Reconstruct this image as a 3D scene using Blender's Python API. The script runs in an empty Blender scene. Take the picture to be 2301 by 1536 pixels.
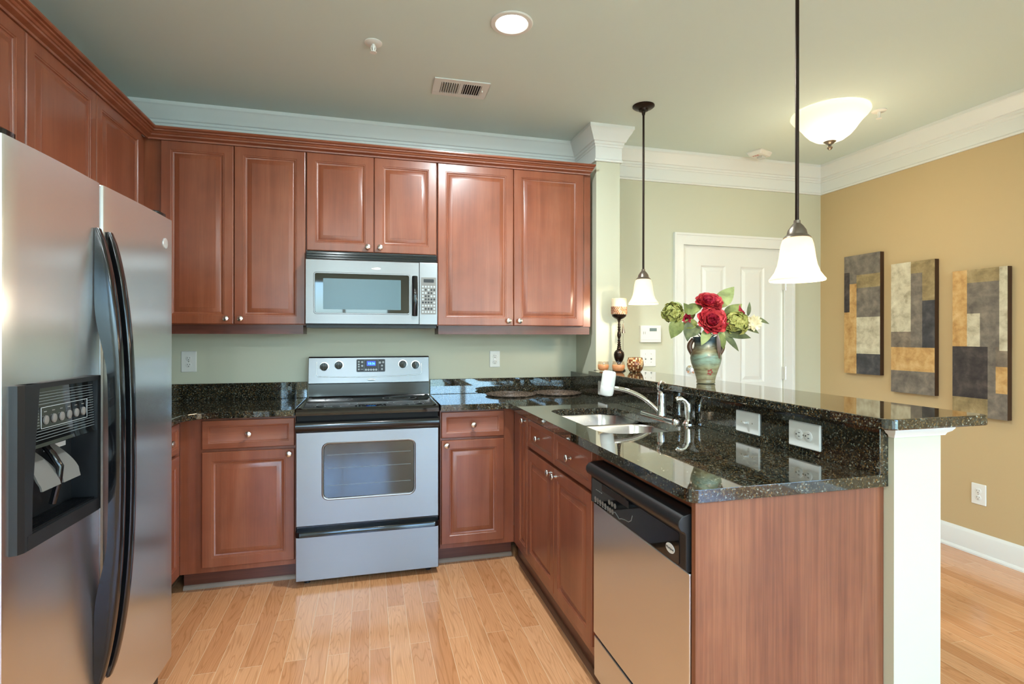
import bpy, bmesh, math, random
from mathutils import Vector, Matrix
C = bpy.context.scene.collection
SC = bpy.context.scene
PI = math.pi
R = math.radians

# ------------------------------------------------------------------ camera
CAM_LOC = Vector((0.0, -3.5687, 1.3085))
YAW = 0.2589
cam_d = bpy.data.cameras.new('camera')
cam = bpy.data.objects.new('camera', cam_d)
C.objects.link(cam)
cam_d.sensor_width = 36.0
cam_d.sensor_fit = 'HORIZONTAL'
cam_d.lens = 1203.84 / 2301 * 36.0
cam_d.shift_y = -(768 - 753.58) / 2301
cam_d.clip_start = 0.05
cam.matrix_world = (Matrix.Translation(CAM_LOC) @ Matrix.Rotation(-YAW, 4, 'Z')
                    @ Matrix.Rotation(PI / 2, 4, 'X') @ Matrix.Rotation(0.0011, 4, 'Z'))
SC.camera = cam

# ------------------------------------------------------------------ world, exposure
SC.view_settings.view_transform = 'Standard'
SC.view_settings.look = 'None'
SC.view_settings.gamma = 1.0
SC.view_settings.exposure = 0.78
SC.view_settings.use_curve_mapping = False
world = bpy.data.worlds.new('daylight')
SC.world = world
world.use_nodes = True
wn = world.node_tree.nodes
wl = world.node_tree.links
wn.clear()
wo = wn.new('ShaderNodeOutputWorld')
bg = wn.new('ShaderNodeBackground')
sky = wn.new('ShaderNodeTexSky')
sky.sky_type = 'NISHITA'
sky.sun_disc = False
sky.sun_elevation = R(48)
sky.sun_rotation = R(20)
sky.air_density = 1.0
sky.dust_density = 2.0
bg.inputs['Strength'].default_value = 1.7
tint = wn.new('ShaderNodeMix'); tint.data_type = 'RGBA'; tint.blend_type = 'MULTIPLY'
tint.inputs['Factor'].default_value = 1.0
tint.inputs['B'].default_value = (0.80, 0.98, 1.20, 1.0)
wl.new(sky.outputs[0], tint.inputs['A'])
wl.new(tint.outputs['Result'], bg.inputs[0])
wl.new(bg.outputs[0], wo.inputs[0])

# the sun stands behind the house: it lights the terrace outside, not the room
sun_d = bpy.data.lights.new('sun', 'SUN'); sun_d.energy = 11.0; sun_d.angle = R(1.0); sun_d.color = (1.0, 0.97, 0.92)
sun = bpy.data.objects.new('sun', sun_d); C.objects.link(sun); sun.rotation_euler = (R(-32), 0, 0)

H = 2.6616           # ceiling height
XL, XR = -1.485, 3.517
YN = -7.2            # window wall behind the viewer
YE = -0.0235         # entry wall

# ------------------------------------------------------------------ materials
def lin(c):
    c = c / 255.0
    return c / 12.92 if c <= 0.04045 else ((c + 0.055) / 1.055) ** 2.4
def S(r, g, b):
    return (lin(r), lin(g), lin(b), 1.0)

def nmat(name):
    m = bpy.data.materials.new(name)
    m.use_nodes = True
    nt = m.node_tree
    return m, nt, nt.nodes['Principled BSDF'], nt.nodes, nt.links

def mat(name, col, rough=0.5, metal=0.0, spec=0.5, coat=0.0, emit=None, estr=0.0, trans=0.0, aniso=0.0, bump=0.0, bscale=200.0):
    m, nt, b, n, l = nmat(name)
    b.inputs['Base Color'].default_value = col
    b.inputs['Roughness'].default_value = rough
    b.inputs['Metallic'].default_value = metal
    b.inputs['Specular IOR Level'].default_value = spec
    b.inputs['Coat Weight'].default_value = coat
    b.inputs['Coat Roughness'].default_value = 0.08
    b.inputs['Transmission Weight'].default_value = trans
    if emit:
        b.inputs['Emission Color'].default_value = emit
        b.inputs['Emission Strength'].default_value = estr
    if bump:
        tc = n.new('ShaderNodeTexCoord'); no = n.new('ShaderNodeTexNoise'); bp = n.new('ShaderNodeBump')
        no.inputs['Scale'].default_value = bscale
        bp.inputs['Strength'].default_value = bump
        bp.inputs['Distance'].default_value = 0.002
        l.new(tc.outputs['Object'], no.inputs['Vector']); l.new(no.outputs['Fac'], bp.inputs['Height'])
        l.new(bp.outputs[0], b.inputs['Normal'])
    return m

def ramp(n, stops):
    r = n.new('ShaderNodeValToRGB')
    e = r.color_ramp.elements
    e[0].position, e[0].color = stops[0]
    e[1].position, e[1].color = stops[-1]
    for p, c in stops[1:-1]:
        x = e.new(p); x.color = c
    return r

def mapped(n, l, scale, coord='Object', rot=(0, 0, 0)):
    tc = n.new('ShaderNodeTexCoord'); mp = n.new('ShaderNodeMapping')
    mp.inputs['Scale'].default_value = scale
    mp.inputs['Rotation'].default_value = rot
    l.new(tc.outputs[coord], mp.inputs['Vector'])
    return mp

def noise(n, l, vec, scale, detail=4, rough=0.55, dist=0.0):
    x = n.new('ShaderNodeTexNoise')
    x.inputs['Scale'].default_value = scale
    x.inputs['Detail'].default_value = detail
    x.inputs['Roughness'].default_value = rough
    x.inputs['Distortion'].default_value = dist
    l.new(vec, x.inputs['Vector'])
    return x

def mixc(n, l, a, b, fac, mode='MIX'):
    x = n.new('ShaderNodeMix'); x.data_type = 'RGBA'; x.blend_type = mode
    for sock, v in ((x.inputs['Factor'], fac), (x.inputs['A'], a), (x.inputs['B'], b)):
        if hasattr(v, 'links'):
            l.new(v, sock)
        else:
            sock.default_value = v
    return x.outputs['Result']

def wood(name, c0, c1, c2, rough=0.32, grain=1.0, axis='Z', coat=0.25):
    m, nt, b, n, l = nmat(name)
    sc = {'Z': (7, 7, 0.55), 'X': (0.55, 7, 7), 'Y': (7, 0.55, 7)}[axis]
    sf = {'Z': (150, 150, 3.0), 'X': (3.0, 150, 150), 'Y': (150, 3.0, 150)}[axis]
    mp = mapped(n, l, sc); mf = mapped(n, l, sf)
    mb = mapped(n, l, (2.2, 2.2, 2.2))
    a = noise(n, l, mp.outputs[0], 1.6, 5, 0.6, 0.6)
    f = noise(n, l, mf.outputs[0], 1.0, 3, 0.6)
    blot = noise(n, l, mb.outputs[0], 2.0, 3, 0.6)
    r = ramp(n, [(0.30, c0), (0.52, c1), (0.74, c2)])
    l.new(a.outputs['Fac'], r.inputs[0])
    rf = ramp(n, [(0.35, (1 - 0.22 * grain,) * 3 + (1,)), (0.65, (1.0, 1.0, 1.0, 1))])
    l.new(f.outputs['Fac'], rf.inputs[0])
    rb = ramp(n, [(0.3, (0.84, 0.84, 0.86, 1)), (0.7, (1.08, 1.06, 1.05, 1))])
    l.new(blot.outputs['Fac'], rb.inputs[0])
    c = mixc(n, l, r.outputs[0], rf.outputs[0], 1.0, 'MULTIPLY')
    c = mixc(n, l, c, rb.outputs[0], 1.0, 'MULTIPLY')
    l.new(c, b.inputs['Base Color'])
    b.inputs['Roughness'].default_value = rough
    b.inputs['Coat Weight'].default_value = coat
    b.inputs['Coat Roughness'].default_value = 0.22
    return m

def granite(name):
    m, nt, b, n, l = nmat(name)
    mp = mapped(n, l, (1, 1, 1))
    v = n.new('ShaderNodeTexVoronoi'); v.inputs['Scale'].default_value = 260
    no = noise(n, l, mp.outputs[0], 60, 4, 0.6)
    add = n.new('ShaderNodeVectorMath'); add.operation = 'MULTIPLY_ADD'
    l.new(no.outputs['Color'], add.inputs[0]); add.inputs[1].default_value = (0.012,) * 3
    l.new(mp.outputs[0], add.inputs[2]); l.new(add.outputs[0], v.inputs['Vector'])
    sep = n.new('ShaderNodeSeparateColor'); l.new(v.outputs['Color'], sep.inputs[0])
    r = ramp(n, [(0.0, S(10, 12, 11)), (0.30, S(20, 24, 22)), (0.42, S(46, 48, 40)), (0.52, S(76, 60, 34)), (0.60, S(22, 26, 24)),
                 (0.70, S(58, 62, 54)), (0.80, S(104, 80, 44)), (0.88, S(30, 34, 32)), (0.95, S(88, 96, 92)), (1.0, S(140, 142, 130))])
    l.new(sep.outputs[0], r.inputs[0])
    big = noise(n, l, mp.outputs[0], 14, 3, 0.6)
    rb = ramp(n, [(0.35, (0.6, 0.62, 0.6, 1)), (0.65, (1.15, 1.1, 1.0, 1))])
    l.new(big.outputs['Fac'], rb.inputs[0])
    c = mixc(n, l, r.outputs[0], rb.outputs[0], 1.0, 'MULTIPLY')
    l.new(c, b.inputs['Base Color'])
    b.inputs['Roughness'].default_value = 0.04
    b.inputs['Specular IOR Level'].default_value = 0.75
    b.inputs['Coat Weight'].default_value = 0.5
    b.inputs['Coat Roughness'].default_value = 0.02
    return m

def steel(name, col=(0.60, 0.60, 0.59, 1), rough=0.3, vertical=True, aniso=0.65):
    m, nt, b, n, l = nmat(name)
    mp = mapped(n, l, (420, 420, 1.2) if vertical else (1.2, 1.2, 420))
    no = noise(n, l, mp.outputs[0], 1.0, 2, 0.5)
    rc = ramp(n, [(0.3, tuple(x * 0.985 for x in col[:3]) + (1,)), (0.7, col)])
    l.new(no.outputs['Fac'], rc.inputs[0]); l.new(rc.outputs[0], b.inputs['Base Color'])
    b.inputs['Roughness'].default_value = rough
    b.inputs['Metallic'].default_value = 1.0
    b.inputs['Anisotropic'].default_value = aniso
    b.inputs['Anisotropic Rotation'].default_value = 0.0 if vertical else 0.25
    t = n.new('ShaderNodeTangent'); t.direction_type = 'RADIAL'; t.axis = 'Z'
    l.new(t.outputs[0], b.inputs['Tangent'])
    return m

def oak_floor(name):
    m, nt, b, n, l = nmat(name)
    tc = n.new('ShaderNodeTexCoord')
    sw = n.new('ShaderNodeSeparateXYZ'); cb = n.new('ShaderNodeCombineXYZ')
    l.new(tc.outputs['Object'], sw.inputs[0])
    l.new(sw.outputs['Y'], cb.inputs['X']); l.new(sw.outputs['X'], cb.inputs['Y'])
    br = n.new('ShaderNodeTexBrick')
    br.offset = 0.37; br.offset_frequency = 2; br.squash = 1.0
    br.inputs['Scale'].default_value = 1.0
    br.inputs['Brick Width'].default_value = 0.92
    br.inputs['Row Height'].default_value = 0.0826
    br.inputs['Mortar Size'].default_value = 0.0009
    br.inputs['Mortar Smooth'].default_value = 0.3
    br.inputs['Color1'].default_value = (0, 0, 0, 1)
    br.inputs['Color2'].default_value = (1, 1, 1, 1)
    br.inputs['Mortar'].default_value = (0.5, 0.5, 0.5, 1)
    l.new(cb.outputs[0], br.inputs['Vector'])
    # per board offset for the grain
    off = n.new('ShaderNodeVectorMath'); off.operation = 'MULTIPLY_ADD'
    l.new(br.outputs['Color'], off.inputs[0]); off.inputs[1].default_value = (3.0, 7.0, 0.0)
    l.new(tc.outputs['Object'], off.inputs[2])
    mg = n.new('ShaderNodeMapping'); mg.inputs['Scale'].default_value = (9.0, 0.9, 1)
    l.new(off.outputs[0], mg.inputs['Vector'])
    ng = noise(n, l, mg.outputs[0], 1.4, 2, 0.45, 0.5)
    # contour lines of a stretched noise read as cathedral grain
    mul = n.new('ShaderNodeMath'); mul.operation = 'MULTIPLY'; mul.inputs[1].default_value = 17.0
    l.new(ng.outputs['Fac'], mul.inputs[0])
    fr = n.new('ShaderNodeMath'); fr.operation = 'FRACT'; l.new(mul.outputs[0], fr.inputs[0])
    rg = ramp(n, [(0.0, (0.80, 0.76, 0.70, 1)), (0.22, (1, 1, 1, 1)), (0.85, (1, 1, 1, 1)), (1.0, (0.82, 0.78, 0.72, 1))])
    l.new(fr.outputs[0], rg.inputs[0])
    mf = n.new('ShaderNodeMapping'); mf.inputs['Scale'].default_value = (260, 6, 1)
    l.new(off.outputs[0], mf.inputs['Vector'])
    nf = noise(n, l, mf.outputs[0], 1.0, 3, 0.6)
    rf = ramp(n, [(0.35, (0.88, 0.86, 0.83, 1)), (0.6, (1.02, 1.02, 1.02, 1))])
    l.new(nf.outputs['Fac'], rf.inputs[0])
    base = ramp(n, [(0.0, S(200, 138, 92)), (0.5, S(213, 153, 106)), (1.0, S(222, 166, 121))])
    l.new(br.outputs['Color'], base.inputs[0])
    c = mixc(n, l, base.outputs[0], rg.outputs[0], 1.0, 'MULTIPLY')
    c = mixc(n, l, c, rf.outputs[0], 1.0, 'MULTIPLY')
    c = mixc(n, l, c, S(226, 196, 160), br.outputs['Fac'])
    l.new(c, b.inputs['Base Color'])
    b.inputs['Roughness'].default_value = 0.22
    b.inputs['Coat Weight'].default_value = 0.35
    b.inputs['Coat Roughness'].default_value = 0.12
    return m

M = {}
M['sage'] = mat('sage_wall_paint', S(203, 203, 181), 0.6, spec=0.3)
M['tan'] = mat('tan_wall_paint', S(198, 174, 132), 0.6, spec=0.3)
M['ceil'] = mat('ceiling_paint', S(216, 230, 224), 0.75, spec=0.2)
M['trim'] = mat('white_trim_paint', S(228, 230, 226), 0.35)
M['plate'] = mat('white_plastic', S(232, 232, 226), 0.3)
M['slot'] = mat('socket_slot', S(60, 60, 58), 0.6)
M['cherry'] = wood('cherry_wood', S(130, 68, 43), S(142, 79, 52), S(155, 93, 66), grain=0.5)
M['cherry_h'] = wood('cherry_wood_horizontal', S(130, 68, 43), S(142, 79, 52), S(155, 93, 66), grain=0.5, axis='X')
M['panel'] = wood('cherry_end_panel', S(126, 72, 46), S(144, 87, 58), S(160, 103, 71), rough=0.45, grain=1.2, coat=0.05)
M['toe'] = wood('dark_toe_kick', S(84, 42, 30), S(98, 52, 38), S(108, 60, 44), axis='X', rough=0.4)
M['shoe'] = mat('worn_shoe_moulding', S(150, 132, 116), 0.6)
M['shoe_brown'] = mat('brown_shoe_moulding', S(112, 76, 52), 0.5)
M['granite'] = granite('dark_speckled_granite')
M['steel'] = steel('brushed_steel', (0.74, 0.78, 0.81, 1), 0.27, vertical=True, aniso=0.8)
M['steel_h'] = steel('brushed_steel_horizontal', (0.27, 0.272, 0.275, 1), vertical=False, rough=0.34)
M['sinksteel'] = steel('sink_steel', rough=0.25, vertical=False, aniso=0.4)
M['steel_edge'] = mat('bright_steel_edge', (0.72, 0.74, 0.75, 1), 0.3, 1.0)
M['chrome'] = mat('chrome', (0.86, 0.87, 0.88, 1), 0.05, 1.0)
M['nickel'] = mat('brushed_nickel', (0.72, 0.69, 0.64, 1), 0.24, 1.0)
M['black'] = mat('black_gloss', S(14, 15, 17), 0.12, spec=0.6)
M['blackglass'] = mat('black_glass', S(10, 11, 13), 0.03, spec=0.8)
M['blackmatte'] = mat('black_plastic', S(22, 24, 26), 0.4)
M['greyplastic'] = mat('grey_plastic', S(120, 118, 114), 0.35)
M['lever'] = mat('smoky_lever', S(112, 110, 106), 0.3)
M['darkgap'] = mat('dark_gap', S(12, 12, 12), 0.8)
M['ovenglass'] = mat('oven_glass', S(26, 42, 44), 0.05, spec=0.9, coat=0.6)
M['mwglass'] = mat('microwave_screen', S(74, 100, 108), 0.24, spec=0.6)
M['display'] = mat('clock_display', S(20, 40, 150), 0.2, emit=S(30, 70, 220), estr=0.6)
M['digit'] = mat('clock_digits', S(90, 230, 190), 0.3, emit=S(90, 240, 190), estr=1.2)
M['print'] = mat('printed_marking', S(176, 182, 184), 0.4)
M['ringprint'] = mat('burner_marking', S(120, 128, 130), 0.3)
M['logo'] = mat('badge_silver', S(214, 216, 214), 0.25, 0.6)
M['badge_white'] = mat('badge_white', S(220, 218, 214), 0.3)
M['badge_ink'] = mat('badge_ink', S(60, 60, 66), 0.4)
M['bronze'] = mat('dark_bronze', S(48, 38, 32), 0.32, 0.85)
M['pewter'] = mat('pewter_cap', S(122, 112, 100), 0.35, 0.8)
def lit_glass(name, col, tl, estr, ecol):
    """frosted glass: scatters the bulb's light through and glows a little"""
    m = bpy.data.materials.new(name); m.use_nodes = True
    n = m.node_tree.nodes; l = m.node_tree.links; n.clear()
    o = n.new('ShaderNodeOutputMaterial'); mx = n.new('ShaderNodeMixShader'); ad = n.new('ShaderNodeAddShader')
    d = n.new('ShaderNodeBsdfDiffuse'); t = n.new('ShaderNodeBsdfTranslucent'); e = n.new('ShaderNodeEmission')
    d.inputs[0].default_value = col; t.inputs[0].default_value = col
    e.inputs[0].default_value = ecol; e.inputs[1].default_value = estr
    mx.inputs[0].default_value = tl
    l.new(d.outputs[0], mx.inputs[1]); l.new(t.outputs[0], mx.inputs[2])
    l.new(mx.outputs[0], ad.inputs[0]); l.new(e.outputs[0], ad.inputs[1]); l.new(ad.outputs[0], o.inputs[0])
    return m
M['shade'] = lit_glass('lit_frosted_glass', S(228, 214, 190), 0.40, 0.10, (1.0, 0.90, 0.76, 1))
M['dome'] = lit_glass('lit_alabaster_glass', S(242, 235, 218), 0.42, 0.13, (1.0, 0.89, 0.72, 1))
M['bulb'] = mat('lit_bulb', S(255, 250, 240), 0.4, emit=(1.0, 0.93, 0.82, 1), estr=4.0)
M['canlens'] = mat('lit_lens', S(255, 252, 246), 0.4, emit=(1.0, 0.97, 0.92, 1), estr=6.0)
M['oak'] = oak_floor('oak_strip_floor')
M['wax'] = mat('cream_wax', S(238, 222, 186), 0.5)
M['peachwax'] = mat('peach_wax', S(236, 168, 118), 0.45, emit=S(236, 150, 96), estr=0.08)  # faint glow put into the wax, the candles are unlit
M['beads'] = mat('copper_beads', S(168, 126, 100), 0.3, 0.6)

M['canvas_edge'] = mat('dark_canvas_edge', S(58, 34, 20), 0.45)
M['leaf'] = None
M['clearglass'] = None

def thin_glass(name, tint=(0.95, 0.98, 0.97, 1), gl=0.10):
    m = bpy.data.materials.new(name); m.use_nodes = True
    n = m.node_tree.nodes; l = m.node_tree.links; n.clear()
    o = n.new('ShaderNodeOutputMaterial'); mx = n.new('ShaderNodeMixShader')
    t = n.new('ShaderNodeBsdfTransparent'); g = n.new('ShaderNodeBsdfGlossy'); f = n.new('ShaderNodeLayerWeight'); pw = n.new('ShaderNodeMath'); pw.operation = 'POWER'; ma = n.new('ShaderNodeMath'); ma.operation = 'MULTIPLY_ADD'
    t.inputs[0].default_value = tint; g.inputs['Roughness'].default_value = 0.02
    pw.inputs[1].default_value = 4.0; ma.inputs[1].default_value = 0.55; ma.inputs[2].default_value = 0.04
    l.new(f.outputs['Facing'], pw.inputs[0]); l.new(pw.outputs[0], ma.inputs[0]); l.new(ma.outputs[0], mx.inputs[0]); l.new(t.outputs[0], mx.inputs[1]); l.new(g.outputs[0], mx.inputs[2])
    l.new(mx.outputs[0], o.inputs[0])
    return m
M['pane'] = thin_glass('window_glass')
M['clearglass'] = thin_glass('candle_glass', (0.93, 0.90, 0.86, 1))

def noisy(name, stops, scale=(30, 30, 30), ns=1.0, rough=0.5, coord='Object', detail=5, spec=0.4, dist=0.4):
    m, nt, b, n, l = nmat(name)
    mp = mapped(n, l, scale, coord)
    no = noise(n, l, mp.outputs[0], ns, detail, 0.62, dist)
    r = ramp(n, stops)
    l.new(no.outputs['Fac'], r.inputs[0]); l.new(r.outputs[0], b.inputs['Base Color'])
    b.inputs['Roughness'].default_value = rough
    b.inputs['Specular IOR Level'].default_value = spec
    return m
M['wicker'] = noisy('dark_wicker', [(0.35, S(38, 31, 27)), (0.5, S(80, 66, 56)), (0.68, S(136, 118, 102))], (90, 90, 90), rough=0.5)
M['leaf'] = noisy('silk_leaf', [(0.3, S(74, 84, 40)), (0.5, S(110, 122, 62)), (0.72, S(146, 156, 92))], (22, 22, 22), rough=0.6)
M['leaf2'] = noisy('pale_silk_leaf', [(0.3, S(118, 128, 78)), (0.5, S(150, 162, 104)), (0.72, S(172, 180, 124))], (18, 18, 18), rough=0.6)
M['leaf3'] = noisy('dark_silk_leaf', [(0.3, S(60, 66, 44)), (0.5, S(88, 98, 66)), (0.72, S(118, 124, 84))], (22, 22, 22), rough=0.6)
M['petal'] = noisy('red_petal', [(0.3, S(162, 36, 52)), (0.5, S(190, 56, 66)), (0.7, S(214, 92, 88))], (26, 26, 26), rough=0.55)
M['petal_in'] = noisy('dark_red_petal', [(0.3, S(128, 22, 48)), (0.5, S(166, 38, 60)), (0.7, S(190, 62, 74))], (30, 30, 30), rough=0.55)
M['floret'] = noisy('green_floret', [(0.3, S(112, 118, 52)), (0.5, S(150, 152, 80)), (0.7, S(180, 178, 108))], (40, 40, 40), rough=0.6)
M['cream'] = noisy('cream_petal', [(0.3, S(196, 184, 140)), (0.5, S(218, 208, 172)), (0.7, S(230, 222, 196))], (30, 30, 30), rough=0.6)
M['stem'] = mat('flower_stem', S(76, 84, 44), 0.6)

def ceramic(name):
    m, nt, b, n, l = nmat(name)
    tc = n.new('ShaderNodeTexCoord'); sp = n.new('ShaderNodeSeparateXYZ')
    l.new(tc.outputs['Generated'], sp.inputs[0])
    mp = mapped(n, l, (10, 10, 60)); no = noise(n, l, mp.outputs[0], 1.0, 5, 0.65, 0.8)
    mp2 = mapped(n, l, (26, 26, 26)); n2 = noise(n, l, mp2.outputs[0], 1.0, 4, 0.6)
    ma = n.new('ShaderNodeMath'); ma.operation = 'MULTIPLY_ADD'
    l.new(n2.outputs['Fac'], ma.inputs[0]); ma.inputs[1].default_value = 0.14; l.new(sp.outputs['Z'], ma.inputs[2])
    r = ramp(n, [(0.0, S(150, 142, 112)), (0.14, S(172, 170, 140)), (0.42, S(166, 166, 132)), (0.52, S(150, 172, 156)),
                 (0.66, S(138, 166, 152)), (0.76, S(160, 156, 126)), (0.90, S(124, 132, 122)), (0.97, S(52, 84, 104)), (1.0, S(70, 92, 104))])
    l.new(ma.outputs[0], r.inputs[0])
    rs = ramp(n, [(0.38, (0.46, 0.38, 0.30, 1)), (0.54, (0.80, 0.80, 0.76, 1)), (0.8, (0.90, 0.92, 0.90, 1))])
    l.new(no.outputs['Fac'], rs.inputs[0])
    c = mixc(n, l, r.outputs[0], rs.outputs[0], 1.0, 'MULTIPLY')
    l.new(c, b.inputs['Base Color'])
    b.inputs['Roughness'].default_value = 0.28
    return m
M['ceramic'] = ceramic('glazed_stoneware')
M['handle_glaze'] = mat('brown_glaze', S(84, 60, 44), 0.35)

def mosaic(name):
    m, nt, b, n, l = nmat(name)
    tc = n.new('ShaderNodeTexCoord')
    sp = n.new('ShaderNodeSeparateXYZ'); l.new(tc.outputs['Object'], sp.inputs[0])
    at = n.new('ShaderNodeMath'); at.operation = 'ARCTAN2'
    l.new(sp.outputs['Y'], at.inputs[0]); l.new(sp.outputs['X'], at.inputs[1])
    cb = n.new('ShaderNodeCombineXYZ')
    l.new(at.outputs[0], cb.inputs['X']); l.new(sp.outputs['Z'], cb.inputs['Y'])
    mp = n.new('ShaderNodeMapping'); mp.inputs['Scale'].default_value = (5.0, 92, 1)
    l.new(cb.outputs[0], mp.inputs['Vector'])
    fl = n.new('ShaderNodeVectorMath'); fl.operation = 'FLOOR'; l.new(mp.outputs[0], fl.inputs[0])
    wn_ = n.new('ShaderNodeTexWhiteNoise'); wn_.noise_dimensions = '2D'; l.new(fl.outputs[0], wn_.inputs['Vector'])
    r = ramp(n, [(0.0, S(96, 44, 20)), (0.25, S(168, 110, 62)), (0.45, S(214, 172, 124)), (0.6, S(120, 60, 30)), (0.8, S(226, 196, 150)), (1.0, S(190, 136, 84))])
    r.color_ramp.interpolation = 'CONSTANT'
    l.new(wn_.outputs['Value'], r.inputs[0])
    fc = n.new('ShaderNodeVectorMath'); fc.operation = 'FRACTION'; l.new(mp.outputs[0], fc.inputs[0])
    s2 = n.new('ShaderNodeSeparateXYZ'); l.new(fc.outputs[0], s2.inputs[0])
    mn = n.new('ShaderNodeMath'); mn.operation = 'MINIMUM'; l.new(s2.outputs['X'], mn.inputs[0]); l.new(s2.outputs['Y'], mn.inputs[1])
    lt = n.new('ShaderNodeMath'); lt.operation = 'LESS_THAN'; lt.inputs[1].default_value = 0.10; l.new(mn.outputs[0], lt.inputs[0])
    c = mixc(n, l, r.outputs[0], S(120, 96, 66), lt.outputs[0])
    l.new(c, b.inputs['Base Color']); b.inputs['Roughness'].default_value = 0.15
    return m
M['mosaic'] = mosaic('glass_mosaic')

# ------------------------------------------------------------------ mesh helpers
class MB:
    def __init__(s):
        s.v = []; s.f = []; s.m = []; s.T = Matrix.Identity(4)
    def _add(s, pts):
        i = len(s.v)
        s.v += [tuple(s.T @ Vector(p)) for p in pts]
        return i
    def face(s, pts, mi=0):
        i = s._add(pts); s.f.append(tuple(range(i, i + len(pts)))); s.m.append(mi); return s
    def box(s, x0, x1, y0, y1, z0, z1, mi=0):
        i = s._add([(x, y, z) for z in (z0, z1) for y in (y0, y1) for x in (x0, x1)])
        for f in ((0, 2, 3, 1), (4, 5, 7, 6), (0, 1, 5, 4), (2, 6, 7, 3), (0, 4, 6, 2), (1, 3, 7, 5)):
            s.f.append(tuple(i + k for k in f)); s.m.append(mi)
        return s
    def rings(s, rings, closed=True, cap=True, mi=0, loop=False):
        """rings: lists of points, same length; quads between"""
        n = len(rings[0]); ids = [s._add(r) for r in rings]
        pairs = list(zip(ids[:-1], ids[1:])) + ([(ids[-1], ids[0])] if loop else [])
        for a, b in pairs:
            for k in range(n if closed else n - 1):
                k2 = (k + 1) % n
                s.f.append((a + k, a + k2, b + k2, b + k)); s.m.append(mi)
        if cap and closed and not loop:
            s.f.append(tuple(ids[0] + k for k in reversed(range(n)))); s.m.append(mi)
            s.f.append(tuple(ids[-1] + k for k in range(n))); s.m.append(mi)
        return s
    def lathe(s, prof, seg=32, c=(0, 0, 0), axis='Z', cap=True, mi=0, sx=1.0, sy=1.0):
        rr = []
        for r, h in prof:
            r = max(r, 1e-5)
            ring = []
            for k in range(seg):
                a = 2 * PI * k / seg
                p = (r * math.cos(a) * sx, r * math.sin(a) * sy, h)
                if axis == 'Y':      # along -y
                    p = (p[0], -p[2], p[1])
                elif axis == 'X':
                    p = (p[2], p[0], p[1])
                ring.append((c[0] + p[0], c[1] + p[1], c[2] + p[2]))
            rr.append(ring)
        return s.rings(rr, True, cap, mi)
    def tube(s, path, rad, seg=12, cap=True, mi=0, flat=1.0, up=(0, 0, 1)):
        P = [Vector(p) for p in path]; n = len(P)
        rad = rad if isinstance(rad, (list, tuple)) else [rad] * n
        rr = []; pu = Vector(up)
        for i, p in enumerate(P):
            t = (P[min(i + 1, n - 1)] - P[max(i - 1, 0)]).normalized()
            a = pu - t * pu.dot(t)
            if a.length < 1e-4:
                a = t.orthogonal()
            a.normalize(); b = t.cross(a); pu = a
            rr.append([p + (a * math.cos(2 * PI * k / seg) * flat + b * math.sin(2 * PI * k / seg)) * rad[i] for k in range(seg)])
        return s.rings(rr, True, cap, mi)
    def build(s, name, mats, parent=None, smooth=None, bevel=0.0, bseg=2, loc=None):
        me = bpy.data.meshes.new(name)
        me.from_pydata(s.v, [], s.f)
        mats = mats if isinstance(mats, (list, tuple)) else [mats]
        for m in mats:
            me.materials.append(m)
        me.polygons.foreach_set('material_index', s.m)
        bm = bmesh.new(); bm.from_mesh(me)
        bmesh.ops.remove_doubles(bm, verts=bm.verts, dist=1e-5)
        bmesh.ops.recalc_face_normals(bm, faces=bm.faces)
        bm.to_mesh(me); bm.free()
        if smooth is not None:
            me.polygons.foreach_set('use_smooth', [True] * len(me.polygons))
            me.set_sharp_from_angle(angle=R(smooth))
        o = bpy.data.objects.new(name, me); C.objects.link(o)
        if parent is not None:
            o.parent = parent
        if loc:
            o.location = loc
        if bevel:
            b = o.modifiers.new('bevel', 'BEVEL'); b.width = bevel; b.segments = bseg
            b.limit_method = 'ANGLE'; b.angle_limit = R(35); b.harden_normals = False
        return o

def tag(o, label=None, cat=None, group=None, kind=None):
    if label: o['label'] = label
    if cat: o['category'] = cat
    if group: o['group'] = group
    if kind: o['kind'] = kind
    return o
def thing(name, label, cat, loc=(0, 0, 0), rot=0, group=None):
    o = bpy.data.objects.new(name, None); C.objects.link(o)
    o.empty_display_size = 0.05
    o.location = loc; o.rotation_euler = (0, 0, rot)
    return tag(o, label, cat, group)
def struct(o):
    o['kind'] = 'structure'; return o
def copy_tree(o, parent=None):
    c = o.copy(); C.objects.link(c)
    if parent is not None:
        c.parent = parent
    for ch in list(o.children):
        copy_tree(ch, c)
    return c

def offset_path(path, o):
    """path of 2D points walked with the room on the right; each moved o into the room, mitred"""
    out = []
    n = len(path)
    for i, p in enumerate(path):
        p = Vector(p)
        ns = []
        if i > 0:
            d = (p - Vector(path[i - 1])).normalized(); ns.append(Vector((d.y, -d.x)))
        if i < n - 1:
            d = (Vector(path[i + 1]) - p).normalized(); ns.append(Vector((d.y, -d.x)))
        if len(ns) == 1:
            q = p + ns[0] * o
        else:
            b = ns[0] + ns[1]
            q = p + b * (o / (1 + ns[0].dot(ns[1])))
        out.append(q)
    return out
def sweep(path, prof):
    """prof: (out, z) closed polygon"""
    mb = MB()
    cols = [offset_path(path, o) for o, z in prof]
    rings = [[(cols[j][i].x, cols[j][i].y, prof[j][1]) for j in range(len(prof))] for i in range(len(path))]
    mb.rings(rings)
    return mb

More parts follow.
